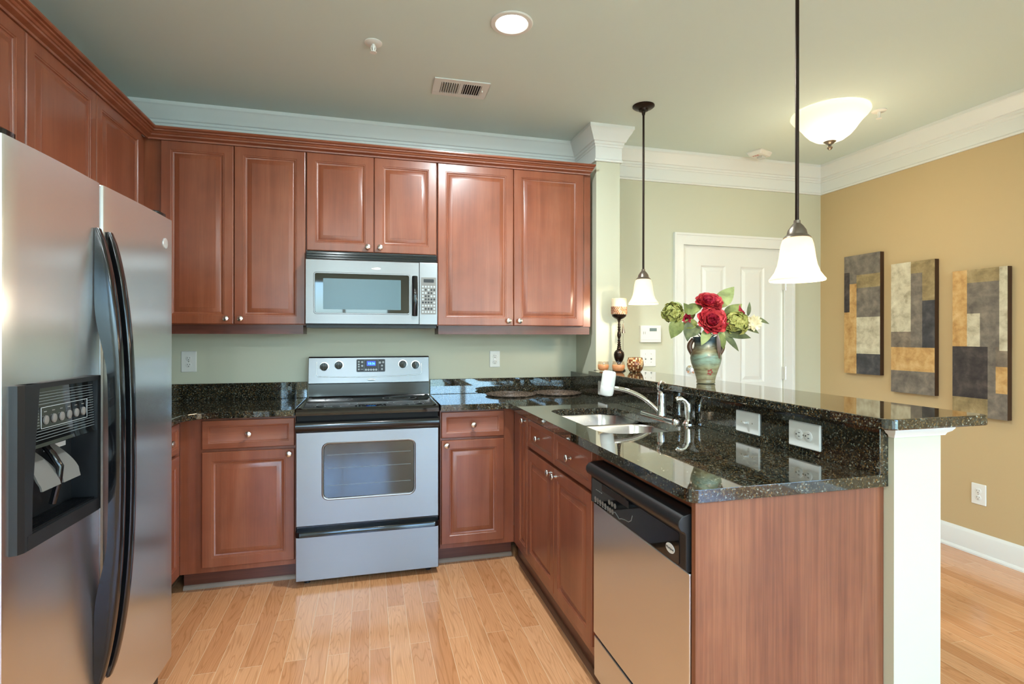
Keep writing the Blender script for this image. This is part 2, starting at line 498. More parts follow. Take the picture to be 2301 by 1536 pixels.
def poly_slab(outer, z0, z1, holes=(), ):
    """flat slab with holes; returns MB-like object data through bmesh"""
    bm = bmesh.new()
    edges = []
    for lp in [outer] + list(holes):
        vs = [bm.verts.new((x, y, z0)) for x, y in lp]
        for i in range(len(vs)):
            edges.append(bm.edges.new((vs[i], vs[(i + 1) % len(vs)])))
    bmesh.ops.triangle_fill(bm, use_beauty=True, use_dissolve=False, edges=edges)
    bmesh.ops.dissolve_limit(bm, angle_limit=0.01, verts=bm.verts, edges=bm.edges) if not holes else None
    r = bmesh.ops.extrude_face_region(bm, geom=bm.faces[:])
    bmesh.ops.translate(bm, verts=[g for g in r['geom'] if isinstance(g, bmesh.types.BMVert)], vec=(0, 0, z1 - z0))
    bmesh.ops.recalc_face_normals(bm, faces=bm.faces)
    return bm
def bm_obj(bm, name, m, parent=None, bevel=0.0, bseg=2, smooth=None):
    me = bpy.data.meshes.new(name); bm.to_mesh(me); bm.free()
    me.materials.append(m)
    if smooth is not None:
        me.polygons.foreach_set('use_smooth', [True] * len(me.polygons)); me.set_sharp_from_angle(angle=R(smooth))
    o = bpy.data.objects.new(name, me); C.objects.link(o)
    if parent is not None: o.parent = parent
    if bevel:
        b = o.modifiers.new('bevel', 'BEVEL'); b.width = bevel; b.segments = bseg; b.limit_method = 'ANGLE'; b.angle_limit = R(35)
    return o
def round_rect(x0, x1, y0, y1, r, seg=6):
    pts = []
    for cx, cy, a0 in ((x1 - r, y1 - r, 0), (x0 + r, y1 - r, PI / 2), (x0 + r, y0 + r, PI), (x1 - r, y0 + r, 1.5 * PI)):
        for k in range(seg + 1):
            a = a0 + PI / 2 * k / seg
            pts.append((cx + r * math.cos(a), cy + r * math.sin(a)))
    return pts
def plate_mb(mb, x0, x1, z0, z1, yf, yb, r=0.01, seg=5, mi=0, ease=0.0):
    """upright rounded plate facing -y"""
    rr = round_rect(x0, x1, z0, z1, r, seg)
    rings = [[(x, yb, z) for x, z in rr]]
    if ease:
        rings.append([(x, yf + ease, z) for x, z in rr])
        r2 = round_rect(x0 + ease, x1 - ease, z0 + ease, z1 - ease, max(r - ease, 0.001), seg)
        rings.append([(x, yf, z) for x, z in r2])
    else:
        rings.append([(x, yf, z) for x, z in rr])
    return mb.rings(rings, mi=mi)
def text(name, body, size, m, parent, loc, rot=(PI / 2, 0, 0), ext=0.0003, align='CENTER'):
    cu = bpy.data.curves.new(name, 'FONT'); cu.body = body; cu.size = size; cu.extrude = ext
    cu.align_x = align; cu.align_y = 'CENTER'; cu.resolution_u = 3
    o = bpy.data.objects.new(name, cu); C.objects.link(o); cu.materials.append(m)
    dg = bpy.context.evaluated_depsgraph_get()
    me = bpy.data.meshes.new_from_object(o.evaluated_get(dg))
    bpy.data.objects.remove(o)
    me.name = name
    q = bpy.data.objects.new(name, me); C.objects.link(q)
    if not me.materials: me.materials.append(m)
    q.parent = parent; q.location = loc; q.rotation_euler = rot
    return q

# ------------------------------------------------------------------ room shell
def quadbox(name, x0, x1, y0, y1, z0, z1, m):
    return struct(MB().box(x0, x1, y0, y1, z0, z1).build(name, m))
quadbox('floor', XL - 0.12, XR + 0.12, YN - 0.12, 0.12, -0.08, 0.0, M['oak'])
quadbox('ceiling', XL - 0.12, XR + 0.12, YN - 0.12, 0.12, H, H + 0.08, M['ceil'])
quadbox('wall_back', XL - 0.12, 1.50, 0.0, 0.12, 0, H, M['sage'])
LY0, LY1, LZ0, LZ1 = -6.9, -4.7, 0.30, 2.35      # unseen side window behind the viewer, added to spread the daylight
def holed_wall(name, x0, x1, y1, m):
    mb = MB()
    mb.box(x0, x1, YN, LY0, 0, H).box(x0, x1, LY1, y1, 0, H).box(x0, x1, LY0, LY1, 0, LZ0).box(x0, x1, LY0, LY1, LZ1, H)
    return struct(mb.build(name, m))
quadbox('wall_left', XL - 0.12, XL, YN, 0.0, 0, H, M['sage'])
holed_wall('wall_right', XR, XR + 0.12, YE, M['tan'])
quadbox('wall_stub', 1.418, 1.585, -0.3467, 0.0, 0, H, M['sage'])
quadbox('wall_knee', 1.407, 1.577, -2.402, -0.3467, 0, 1.0565, M['sage'])
for k, xa in ((2, XR + 0.03),):
    mb = MB()
    ym = (LY0 + LY1) / 2
    for a, b in ((LY0, LY0 + 0.05), (ym - 0.03, ym + 0.03), (LY1 - 0.05, LY1)):
        mb.box(xa, xa + 0.06, a, b, LZ0, LZ1)
    for a, b in ((LZ0, LZ0 + 0.05), (LZ1 - 0.05, LZ1)):
        for c, d in ((LY0 + 0.0501, ym - 0.0301), (ym + 0.0301, LY1 - 0.0501)):
            mb.box(xa, xa + 0.06, c, d, a, b)
    w_ = struct(mb.build('window_%d' % k, M['trim']))  # frame of the side window added for broader daylight
    MB().box(xa + 0.028, xa + 0.032, LY0 + 0.05, LY1 - 0.05, LZ0 + 0.05, LZ1 - 0.05).build('pane', M['pane'], w_)
# entry wall with the door opening
DX0, DX1, DZ = 2.250, 3.165, 1.995
mb = MB()
mb.box(1.50, DX0, YE, 0.12, 0, H).box(DX1, XR + 0.12, YE, 0.12, 0, H).box(DX0, DX1, YE, 0.12, DZ, H)
struct(mb.build('wall_entry', M['sage']))
# window wall behind the viewer: window on the left, wide glass door on the right
WX0, WX1, WZ0, WZ1 = -1.25, 0.35, 0.80, 2.30
GX0, GX1, GZ1 = 0.90, 2.75, 2.20
mb = MB()
y0, y1 = YN - 0.12, YN
for a, b, c, d in ((XL - 0.12, WX0, 0, H), (WX0, WX1, 0, WZ0), (WX0, WX1, WZ1, H), (WX1, GX0, 0, H), (GX0, GX1, GZ1, H), (GX1, XR + 0.12, 0, H)):
    mb.box(a, b, y0, y1, c, d)
struct(mb.build('wall_front', M['sage']))
mb = MB()
for a, b in ((WX0, WX0 + 0.05), ((WX0 + WX1) / 2 - 0.025, (WX0 + WX1) / 2 + 0.025), (WX1 - 0.05, WX1)):
    mb.box(a, b, YN - 0.09, YN - 0.03, WZ0, WZ1)
for a, b in ((WZ0, WZ0 + 0.05), ((WZ0 + WZ1) / 2 - 0.02, (WZ0 + WZ1) / 2 + 0.02), (WZ1 - 0.05, WZ1)):
    mb.box(WX0, WX1, YN - 0.09, YN - 0.03, a, b)
w1 = struct(mb.build('window_1', M['trim']))
MB().box(WX0 + 0.05, WX1 - 0.05, YN - 0.062, YN - 0.058, WZ0 + 0.05, WZ1 - 0.05).build('pane', M['pane'], w1)
mb = MB()
for a, b in ((GX0, GX0 + 0.07), ((GX0 + GX1) / 2 - 0.05, (GX0 + GX1) / 2 + 0.05), (GX1 - 0.07, GX1)):
    mb.box(a, b, YN - 0.09, YN - 0.03, 0, GZ1)
for a, b in ((0, 0.09), (GZ1 - 0.07, GZ1)):
    mb.box(GX0, GX1, YN - 0.09, YN - 0.03, a, b)
w2 = struct(mb.build('door_2', M['trim']))
MB().box(GX0 + 0.07, GX1 - 0.07, YN - 0.062, YN - 0.058, 0.09, GZ1 - 0.07).build('pane', M['pane'], w2)
M['terrace'] = noisy('pale_terrace', [(0.3, S(140, 160, 140)), (0.5, S(164, 184, 166)), (0.7, S(186, 202, 188))], (3, 3, 3), rough=0.9)
struct(MB().box(-26, 28, -32, 10, -0.4, -0.2).build('ground', M['terrace']))
def portal(nm, loc, rot, w, h):
    L = bpy.data.lights.new(nm, 'AREA'); L.shape = 'RECTANGLE'; L.size = w; L.size_y = h
    L.cycles.is_portal = True
    o = bpy.data.objects.new(nm, L); C.objects.link(o); o.location = loc; o.rotation_euler = rot
portal('portal_window', ((WX0 + WX1) / 2, YN - 0.10, (WZ0 + WZ1) / 2), (PI / 2, 0, 0), WX1 - WX0, WZ1 - WZ0)
portal('portal_door', ((GX0 + GX1) / 2, YN - 0.10, GZ1 / 2), (PI / 2, 0, 0), GX1 - GX0, GZ1)
portal('portal_side', (XR + 0.10, (LY0 + LY1) / 2, (LZ0 + LZ1) / 2), (PI / 2, 0, PI / 2), LY1 - LY0, LZ1 - LZ0)

# crown moulding and frieze all round
room = [(XL, YN), (XL, 0.0), (1.418, 0.0), (1.418, -0.3467), (1.585, -0.3467), (1.585, YE), (XR, YE), (XR, YN)]
cp = [(0, 2.440), (0.014, 2.440), (0.016, 2.450), (0.009, 2.460), (0.009, 2.534), (0.013, 2.536), (0.015, 2.548), (0.021, 2.552),
      (0.022, 2.566), (0.030, 2.570), (0.036, 2.584), (0.046, 2.602), (0.058, 2.620), (0.064, 2.634), (0.068, 2.638), (0.0715, 2.642), (0.0715, H), (0, H)]
struct(sweep(room, cp).build('trim_1', M['trim'], smooth=28))
# trim under the bar top round the end of the knee wall
struct(sweep([(1.407, -2.2), (1.407, -2.402), (1.577, -2.402), (1.577, -0.3467)][::-1],
             [(0, 1.024), (0.008, 1.026), (0.012, 1.034), (0.020, 1.040), (0.024, 1.050), (0.024, 1.0565), (0, 1.0565)]).build('trim_3', M['trim'], smooth=30)) if False else None
tp = [(0, 1.026), (0.007, 1.027), (0.010, 1.034), (0.018, 1.040), (0.023, 1.048), (0.024, 1.0565), (0, 1.0565)]
struct(sweep([(1.4065, -2.392), (1.4065, -2.4025), (1.5775, -2.4025), (1.5775, -0.36)][::-1], [(-a, b) for a, b in tp]).build('trim_3', M['trim'], smooth=30))
# baseboards
bprof = [(0, 0), (0.024, 0), (0.024, 0.010), (0.018, 0.020), (0.014, 0.022), (0.014, 0.118), (0.010, 0.128), (0.006, 0.134), (0.004, 0.139), (0, 0.139)]
struct(sweep([(XR, YE), (XR, YN)], bprof).build('baseboard_right', M['trim'], smooth=30))
struct(sweep([(1.577, -0.36), (1.577, -2.402)][::-1], [(-a, b) for a, b in bprof]).build('baseboard_knee', M['trim'], smooth=30)) if False else None
struct(sweep([(1.585, YE), (2.170, YE)], bprof).build('baseboard_entry', M['trim'], smooth=30))
# door casing
cz = 2.076
mb = MB()
for x0, x1, z0, z1 in ((2.179, DX0 + 0.006, 0, DZ - 0.006), (DX1 - 0.006, 3.249, 0, DZ - 0.006), (2.179, 3.249, DZ - 0.0059, cz)):
    mb.box(x0, x1, YE - 0.018, YE - 0.0002, z0, z1)
for x0, x1, z0, z1 in ((2.179, 2.195, 0, cz - 0.0161), (3.233, 3.249, 0, cz - 0.0161), (2.179, 3.249, cz - 0.016, cz)):
    mb.box(x0, x1, YE - 0.024, YE - 0.0181, z0, z1)
struct(mb.build('trim_2', M['trim']))

def panel_loops(mb, x0, x1, z0, z1, prof, mi=0):
    """nested rectangles: prof (inset, y); last one filled"""
    rings = [[(x0 + i, y, z0 + i), (x1 - i, y, z0 + i), (x1 - i, y, z1 - i), (x0 + i, y, z1 - i)] for i, y in prof]
    ids = [mb._add(r) for r in rings]
    for a, b in zip(ids[:-1], ids[1:]):
        for k in range(4):
            k2 = (k + 1) % 4
            mb.f.append((a + k, a + k2, b + k2, b + k)); mb.m.append(mi)
    mb.f.append(tuple(ids[-1] + k for k in range(4))); mb.m.append(mi)
    return mb

# white entry door
def entry_door():
    w, h = DX1 - DX0, DZ
    d = thing('door_1', 'white four-panel entry door with a chrome knob, behind the flower vase', 'door', (DX0, YE + 0.012, 0))
    d['kind'] = 'structure'
    xs = [0.004, 0.172, 0.389, 0.521, 0.740, w - 0.004]
    zs = [0.008, 0.22, 0.80, 0.949, 1.843, h - 0.004]
    mb = MB()
    for i in range(5):
        for j in range(5):
            x0, x1, z0, z1 = xs[i], xs[i + 1], zs[j], zs[j + 1]
            if i in (1, 3) and j in (1, 3):
                panel_loops(mb, x0, x1, z0, z1, [(0, 0), (0.006, 0.004), (0.012, 0.008), (0.020, 0.009), (0.045, 0.002), (0.050, 0.002)])
            else:
                mb.face([(x0, 0, z0), (x1, 0, z0), (x1, 0, z1), (x0, 0, z1)])
    x0, x1, z0, z1 = xs[0], xs[-1], zs[0], zs[-1]
    for q in (((x0, 0, z0), (x0, 0, z1), (x0, .04, z1), (x0, .04, z0)), ((x1, 0, z0), (x1, .04, z0), (x1, .04, z1), (x1, 0, z1)),
              ((x0, 0, z1), (x1, 0, z1), (x1, .04, z1), (x0, .04, z1)), ((x0, 0, z0), (x0, .04, z0), (x1, .04, z0), (x1, 0, z0)),
              ((x0, .04, z0), (x0, .04, z1), (x1, .04, z1), (x1, .04, z0))):
        mb.face(q)
    mb.build('door_slab', M['trim'], d)
    MB().lathe([(0.030, 0), (0.030, 0.006), (0.012, 0.010), (0.011, 0.030), (0.024, 0.036), (0.030, 0.048), (0.027, 0.062), (0.010, 0.068)], 24, (0.072, 0, 1.056), 'Y').build('door_knob', M['chrome'], d, smooth=40)
    for z in (1.72, 1.015, 0.25):
        MB().box(w - 0.012, w + 0.010, -0.022, -0.0005, z - 0.05, z + 0.05).tube([(w + 0.002, -0.026, z - 0.052), (w + 0.002, -0.026, z + 0.052)], 0.006, 8).build('hinge', M['nickel'], d)
entry_door()

# ------------------------------------------------------------------ cabinets
DOOR = [(0, 0.020), (0, 0.004), (0.0015, 0.0012), (0.004, 0.0), (0.046, 0.0), (0.048, 0.0022), (0.053, 0.0026), (0.055, 0.0060), (0.060, 0.0085),
        (0.064, 0.0088), (0.068, 0.0068), (0.080, 0.0030), (0.088, 0.0014), (0.0885, 0.0006)]
DRAWER = [(0, 0.020), (0, 0.004), (0.0015, 0.0012), (0.004, 0.0), (0.028, 0.0), (0.030, 0.0020), (0.034, 0.0030), (0.037, 0.0070), (0.040, 0.0078)]
NARROW = [(0, 0.020), (0, 0.004), (0.0015, 0.0012), (0.004, 0.0), (0.030, 0.0), (0.032, 0.0022), (0.037, 0.0026), (0.040, 0.0060), (0.044, 0.0085),
          (0.047, 0.0088), (0.051, 0.0068), (0.060, 0.0030), (0.066, 0.0014), (0.0665, 0.0006)]
def knob(parent, x, z):
    return MB().lathe([(0.0085, 0), (0.0085, 0.002), (0.0055, 0.005), (0.0050, 0.012), (0.0085, 0.016), (0.0150, 0.019), (0.0160, 0.022), (0.0145, 0.026), (0.0085, 0.029), (0.0001, 0.030)],
                      20, (x, 0.0, z), 'Y').build('knob', M['nickel'], parent, smooth=40)
def front(parent, kind, x0, x1, z0, z1, kn=None):
    g = 0.0018
    mb = MB()
    prof = {'door': DOOR, 'drawer': DRAWER, 'narrow': NARROW}[kind]
    panel_loops(mb, x0 + g, x1 - g, z0 + g, z1 - g, prof)
    # back
    mb.face([(x0 + g, .02, z0 + g), (x0 + g, .02, z1 - g), (x1 - g, .02, z1 - g), (x1 - g, .02, z0 + g)])
    o = mb.build('drawer' if kind == 'drawer' else 'door', M['cherry_h'] if kind == 'drawer' else M['cherry'], parent, smooth=25)
    if kn:
        knob(o, *kn)
    return o
def carcass(parent, w, z0, z1, d, top=True, inner=0.016):
    mb = MB()
    mb.box(0, w, 0.0205, 0.036, z0, z1)                       # face frame
    mb.box(0, inner, 0.036, d, z0, z1).box(w - inner, w, 0.036, d, z0, z1)
    mb.box(inner, w - inner, 0.036, d, z0, z0 + inner)
    if top:
        mb.box(inner, w - inner, 0.036, d, z1 - inner, z1)
    mb.box(inner, w - inner, d - 0.01, d, z0 + inner, z1 - inner if top else z1)
    return mb.build('body', M['cherry'], parent)
ZB, ZT = 1.366, 2.348
def upper(label, loc, rot, w, z0, fronts, depth=0.335, rail=None, railw=None):
    c = thing('wall_cabinet', label, 'cabinet', (loc[0], loc[1], 0), rot, 'cherry wall cabinets')
    carcass(c, w, z0, ZT + 0.012, depth)
    for x0, x1, kx in fronts:
        front(c, 'door', x0, x1, z0 + 0.002, ZT, (kx, z0 + 0.034) if kx else None)
    if rail:
        a, b = rail
        mb = MB().box(a, b, 0.030, 0.048, z0 - 0.050, z0 - 0.0005)
        mb.box(a, a + 0.016, 0.048, depth - 0.02, z0 - 0.050, z0 - 0.0005) if False else None
        mb.box(b - 0.016, b, 0.048, depth - 0.12, z0 - 0.050, z0 - 0.0005) if railw == 'r' else None
        mb.box(a, a + 0.016, 0.048, depth - 0.12, z0 - 0.050, z0 - 0.0005) if railw == 'l' else None
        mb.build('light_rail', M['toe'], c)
    return c
YU = -0.340
# back wall, left pair
upper('tall two-door cherry wall cabinet left of the microwave', (-1.190, YU), 0, 0.837, ZB,
      [(0.111, 0.4672, 0.431), (0.4672, 0.837, 0.503)], rail=(0.0, 0.821), railw='r')
upper('short two-door cherry wall cabinet directly above the microwave', (-0.351, YU), 0, 0.739, 1.7875,
      [(0.001, 0.372, 0.337), (0.372, 0.738, 0.407)])
upper('tall two-door cherry wall cabinet right of the microwave', (0.390, YU), 0, 0.998, ZB,
      [(0.001, 0.4755, 0.440), (0.4755, 0.9445, 0.511)], rail=(0.010, 0.996), railw='l')
# left wall
upper('single-door cherry wall cabinet in the corner behind the refrigerator', (-1.139, -0.880), PI / 2, 0.558, ZB,
      [(0.001, 0.473, 0.036)], depth=0.340)
upper('cherry wall cabinet above the refrigerator', (-1.139, -2.345), PI / 2, 1.463, 1.800,
      [(0.002, 0.486, None), (0.486, 0.972, None), (0.974, 1.462, None)], depth=0.340)
# crown on the wall cabinets
def cab_crown():
    prof = [(-0.019, 2.3605), (-0.002, 2.3605), (-0.002, 2.346), (0.006, 2.346), (0.008, 2.354), (0.020, 2.359), (0.026, 2.362), (0.028, 2.369), (0.033, 2.371), (0.038, 2.378),
            (0.046, 2.381), (0.047, 2.387), (0.056, 2.389), (0.060, 2.394), (0.060, 2.401), (-0.019, 2.401)]
    mb = MB()
    r0 = [(-1.139 + o, -2.90, z) for o, z in prof]
    r1 = [(-1.139 + o, YU - o, z) for o, z in prof]
    r2 = [(1.372 + 0.35 * max(o, 0), YU - o, z) for o, z in prof]
    mb.rings([r0, r1, r2])
    o = mb.build('cabinet_crown', M['cherry_h'], smooth=30)
    tag(o, 'stepped cherry crown moulding running along the tops of the wall cabinets', 'moulding')
cab_crown()

# base cabinets
YF = -0.5533
def base(label, loc, rot, w, d, fronts, toe=(0, None), top=True, toe_y=0.083, filler=True, shoe='shoe'):
    c = thing('base_cabinet', label, 'cabinet', (loc[0], loc[1], 0), rot, 'cherry base cabinets')
    carcass(c, w, 0.100, 0.8855, d, top)
    for kind, x0, x1, z0, z1, kn in fronts:
        front(c, kind, x0, x1, z0, z1, kn)
    a, b = toe[0], w if toe[1] is None else toe[1]
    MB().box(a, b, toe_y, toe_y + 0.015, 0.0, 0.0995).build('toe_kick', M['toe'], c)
    if shoe:
        pr = [(toe_y, 0.0), (toe_y, 0.020), (toe_y - 0.006, 0.019), (toe_y - 0.012, 0.014), (toe_y - 0.016, 0.006), (toe_y - 0.016, 0.0)]
        MB().rings([[(a, y, z) for y, z in pr], [(b, y, z) for y, z in pr]]).build('shoe_moulding', M[shoe], c)
    return c
base('cherry base cabinet with drawer and door left of the range', (-0.925, YF), 0, 0.545, 0.548,
     [('drawer', 0.101, 0.5435, 0.7275, 0.877, (0.322, 0.802)), ('door', 0.101, 0.5435, 0.128, 0.7165, (0.515, 0.690))])
base('cherry base cabinet with drawer and door right of the range', (0.383, YF), 0, 0.433, 0.548,
     [('drawer', 0.0035, 0.3713, 0.7275, 0.877, (0.187, 0.802)), ('door', 0.0035, 0.3713, 0.128, 0.7165, (0.034, 0.690))])
base('cherry base cabinet half hidden beside the refrigerator', (-0.906, -1.275), PI / 2, 0.739, 0.570,
     [('drawer', 0.35, 0.680, 0.7275, 0.877, (0.515, 0.802)), ('door', 0.35, 0.680, 0.128, 0.7165, (0.38, 0.690)),
      ('drawer', 0.01, 0.345, 0.7275, 0.877, (0.178, 0.802)), ('door', 0.01, 0.345, 0.128, 0.7165, (0.31, 0.690))])
XF = 0.797
base('narrow one-door cherry base cabinet in the inner corner of the peninsula', (XF, -0.535), -PI / 2, 0.332, 0.570,
     [('narrow', 0.157, 0.330, 0.152, 0.877, (0.305, 0.857))], toe=(0, None), toe_y=0.045, shoe='shoe_brown')
base('two-door cherry sink cabinet with two drawer fronts under the sink', (XF, -0.868), -PI / 2, 0.863, 0.570,
     [('drawer', 0.005, 0.4239, 0.7275, 0.877, (0.214, 0.806)), ('drawer', 0.4239, 0.8475, 0.7275, 0.877, (0.636, 0.806)),
      ('door', 0.005, 0.4239, 0.145, 0.7165, (0.390, 0.685)), ('door', 0.4239, 0.8475, 0.145, 0.7165, (0.458, 0.685))], top=False, toe_y=0.045, shoe='shoe_brown')
o = MB().box(0.800, 1.4065, -2.372, -2.354, 0.0, 0.886).build('end_panel', M['panel'], bevel=0.001)
tag(o, 'flat cherry end panel closing the peninsula next to the dishwasher', 'panel')

# ------------------------------------------------------------------ counters
ZC0, ZC = 0.887, 0.9205
outer = [(-1.482, -0.002), (-0.380, -0.002), (-0.380, -0.5795), (-0.815, -0.5795), (-0.835, -0.588), (-0.862, -0.620), (-0.880, -0.655), (-0.884, -0.70), (-0.884, -1.278), (-1.482, -1.278)]
o = bm_obj(poly_slab(outer, ZC0, ZC), 'countertop', M['granite'], bevel=0.004, bseg=3)
tag(o, 'dark speckled granite worktop left of the range', 'countertop')
XP = 0.7768
SINK = (0.895, 1.275, -1.635, -0.895)
sx0, sx1, sy0, sy1 = SINK
def arc(cx, cy, r, a0, a1, n=6):
    return [(cx + r * math.cos(a0 + (a1 - a0) * k / n), cy + r * math.sin(a0 + (a1 - a0) * k / n)) for k in range(n + 1)]
outer = ([(0.3815, -0.002), (1.405, -0.002), (1.405, -2.387)] + arc(XP + 0.03, -2.357, 0.03, 1.5 * PI, PI)
         + [(XP, -0.5995), (XP - 0.006, -0.5855), (XP - 0.02, -0.5795), (0.3815, -0.5795)])
hole = round_rect(sx0, sx1, sy0, sy1, 0.10, 8)
bm = poly_slab(outer, ZC0, ZC, [hole])
o = bm_obj(bm, 'countertop', M['granite'], bevel=0.004, bseg=3)
tag(o, 'dark speckled granite worktop with the sink, right of the range and along the peninsula', 'countertop')
o = MB().box(-1.482, -0.378, -0.0215, -0.0005, ZC + 0.0003, 1.020).build('backsplash', M['granite'], bevel=0.002)
tag(o, 'low granite backsplash on the back wall left of the range', 'backsplash')
o = MB().box(0.382, 1.3755, -0.0215, -0.0005, ZC + 0.0003, 1.020).build('backsplash', M['granite'], bevel=0.002)
tag(o, 'low granite backsplash on the back wall right of the range', 'backsplash')
o = MB().box(1.376, 1.4065, -2.386, -0.345, ZC + 0.0003, 1.0565).box(1.376, 1.4175, -0.3448, -0.0005, ZC + 0.0003, 1.0565).build('backsplash', M['granite'], bevel=0.0015)
tag(o, 'tall granite backsplash between the sink worktop and the raised bar', 'backsplash')
outer = ([(1.324, -0.440), (1.400, -0.440), (1.400, -0.349), (1.686, -0.349)] + arc(1.671, -2.442, 0.015, 0, -PI / 2, 3) + arc(1.354, -2.427, 0.03, 1.5 * PI, PI, 6))
o = bm_obj(poly_slab(outer, 1.0572, 1.0872), 'bar_top', M['granite'], bevel=0.004, bseg=3)
tag(o, 'raised granite bar top on the knee wall, carrying the flower vase', 'bar top')

# ------------------------------------------------------------------ sink and faucet
def make_sink():
    s = thing('sink', 'stainless steel undermount double-bowl sink in the granite worktop', 'sink', (0, 0, 0))
    ym = -1.235
    zt = ZC0 - 0.0008
    def bowl(x0, x1, y0, y1, dep, nm):
        mb = MB()
        prof = [(-0.012, 0.0), (0.0, 0.0), (0.004, -0.006), (0.010, -dep * 0.75), (0.022, -dep * 0.95), (0.045, -dep), (0.13, -dep - 0.004)]
        rings = []
        for i, z in prof:
            r = max(0.09 - i * 0.3, 0.02)
            rings.append([(x, y, zt + z) for x, y in round_rect(x0 + i, x1 - i, y0 + i, y1 - i, r, 8)])
        mb.rings(rings, cap=False)
        i = len(mb.v) - len(rings[-1])
        mb.f.append(tuple(range(i, len(mb.v)))); mb.m.append(0)
        o = mb.build(nm, M['sinksteel'], s, smooth=50)
        cx, cy = (x0 + x1) / 2, (y0 + y1) / 2
        MB().lathe([(0.045, 0.002), (0.042, 0.004), (0.030, 0.001), (0.001, -0.001)], 24, (cx, cy, zt - dep - 0.003)).build('drain', M['chrome'], o, smooth=40)
        return o
    bowl(sx0 - 0.004, sx1 + 0.004, ym + 0.014, sy1 + 0.004, 0.17, 'bowl')
    bowl(sx0 - 0.004, sx1 + 0.004, sy0 - 0.004, ym - 0.014, 0.17, 'bowl')
make_sink()
def make_faucet():
    fx, fy = 1.335, -1.300
    f = thing('faucet', 'chrome kitchen faucet with a looped lever behind the sink', 'faucet', (fx, fy, ZC + 0.0005))
    mb = MB()
    rr = round_rect(-0.026, 0.026, -0.150, 0.178, 0.024, 6)
    mb.rings([[(x, y, 0) for x, y in rr], [(x, y, 0.008) for x, y in rr], [(x * 0.86, y * 0.975, 0.013) for x, y in rr]])
    mb.build('base_plate', M['chrome'], f, smooth=40)
    MB().lathe([(0.025, 0.012), (0.024, 0.02), (0.0215, 0.03), (0.021, 0.105), (0.0215, 0.110), (0.0205, 0.120), (0.016, 0.126), (0.008, 0.128)], 28).build('valve_body', M['chrome'], f, smooth=35)
    # lever: loop
    mb = MB()
    loop = [(0.0165 * math.sin(a) * 0.97 + 0.0, -0.0165 * math.sin(a) * 0.26, 0.145 + 0.0215 * math.cos(a)) for a in [2 * PI * k / 24 for k in range(24)]]
    P = [Vector(p) for p in loop]
    rings = []
    for k in range(24):
        t = (P[(k + 1) % 24] - P[k - 1]).normalized(); a = Vector((0.26, 0.966, 0)); b = t.cross(a)
        rings.append([P[k] + a * math.cos(2 * PI * j / 10) * 0.015 + b * math.sin(2 * PI * j / 10) * 0.0078 for j in range(10)])
    mb.rings(rings, loop=True)
    mb.build('lever', M['chrome'], f, smooth=60)
    # spout
    tip = Vector((1.165 - fx, -1.150 - fy, 0.130))
    p0, p1, p2 = Vector((-0.012, 0.010, 0.028)), Vector((-0.07, 0.06, 0.118)), tip
    path = []
    for k in range(17):
        t = k / 16
        path.append(p0 * (1 - t) ** 2 + p1 * 2 * t * (1 - t) + p2 * t * t)
    MB().tube(path, [0.012 - 0.002 * k / 16 for k in range(17)], 16).build('spout', M['chrome'], f, smooth=60)
    # tap mounted water filter
    w = thing('water_filter', 'white tap water filter screwed onto the faucet spout', 'water filter', (1.137, -1.127, 1.066))
    w.rotation_euler = (R(4), R(7), 0)
    MB().lathe([(0.001, 0.068), (0.026, 0.068), (0.0315, 0.063), (0.0335, 0.05), (0.034, -0.005)], 32).build('filter_cap', M['plate'], w, smooth=40)
    MB().lathe([(0.034, -0.0055), (0.0345, -0.008), (0.0345, -0.020), (0.033, -0.042), (0.030, -0.050), (0.020, -0.055), (0.001, -0.055)], 32).build('filter_base', M['plate'], w, smooth=40)
    # side sprayer
    s = thing('side_sprayer', 'chrome side sprayer standing right of the faucet', 'sprayer', (1.352, -1.492, ZC + 0.0005))
    MB().lathe([(0.026, 0), (0.026, 0.004), (0.020, 0.010), (0.016, 0.016), (0.015, 0.020)], 24).build('sprayer_base', M['chrome'], s, smooth=40)
    path = [(0, 0, 0.018), (0, 0, 0.05), (0, 0, 0.075), (-0.002, 0.001, 0.09), (-0.010, 0.006, 0.103), (-0.022, 0.012, 0.109), (-0.036, 0.019, 0.108), (-0.044, 0.023, 0.103)]
    MB().tube(path, [0.0125, 0.0150, 0.0165, 0.0165, 0.0160, 0.0150, 0.0145, 0.0135], 16).build('spray_head', M['chrome'], s, smooth=50)
make_faucet()

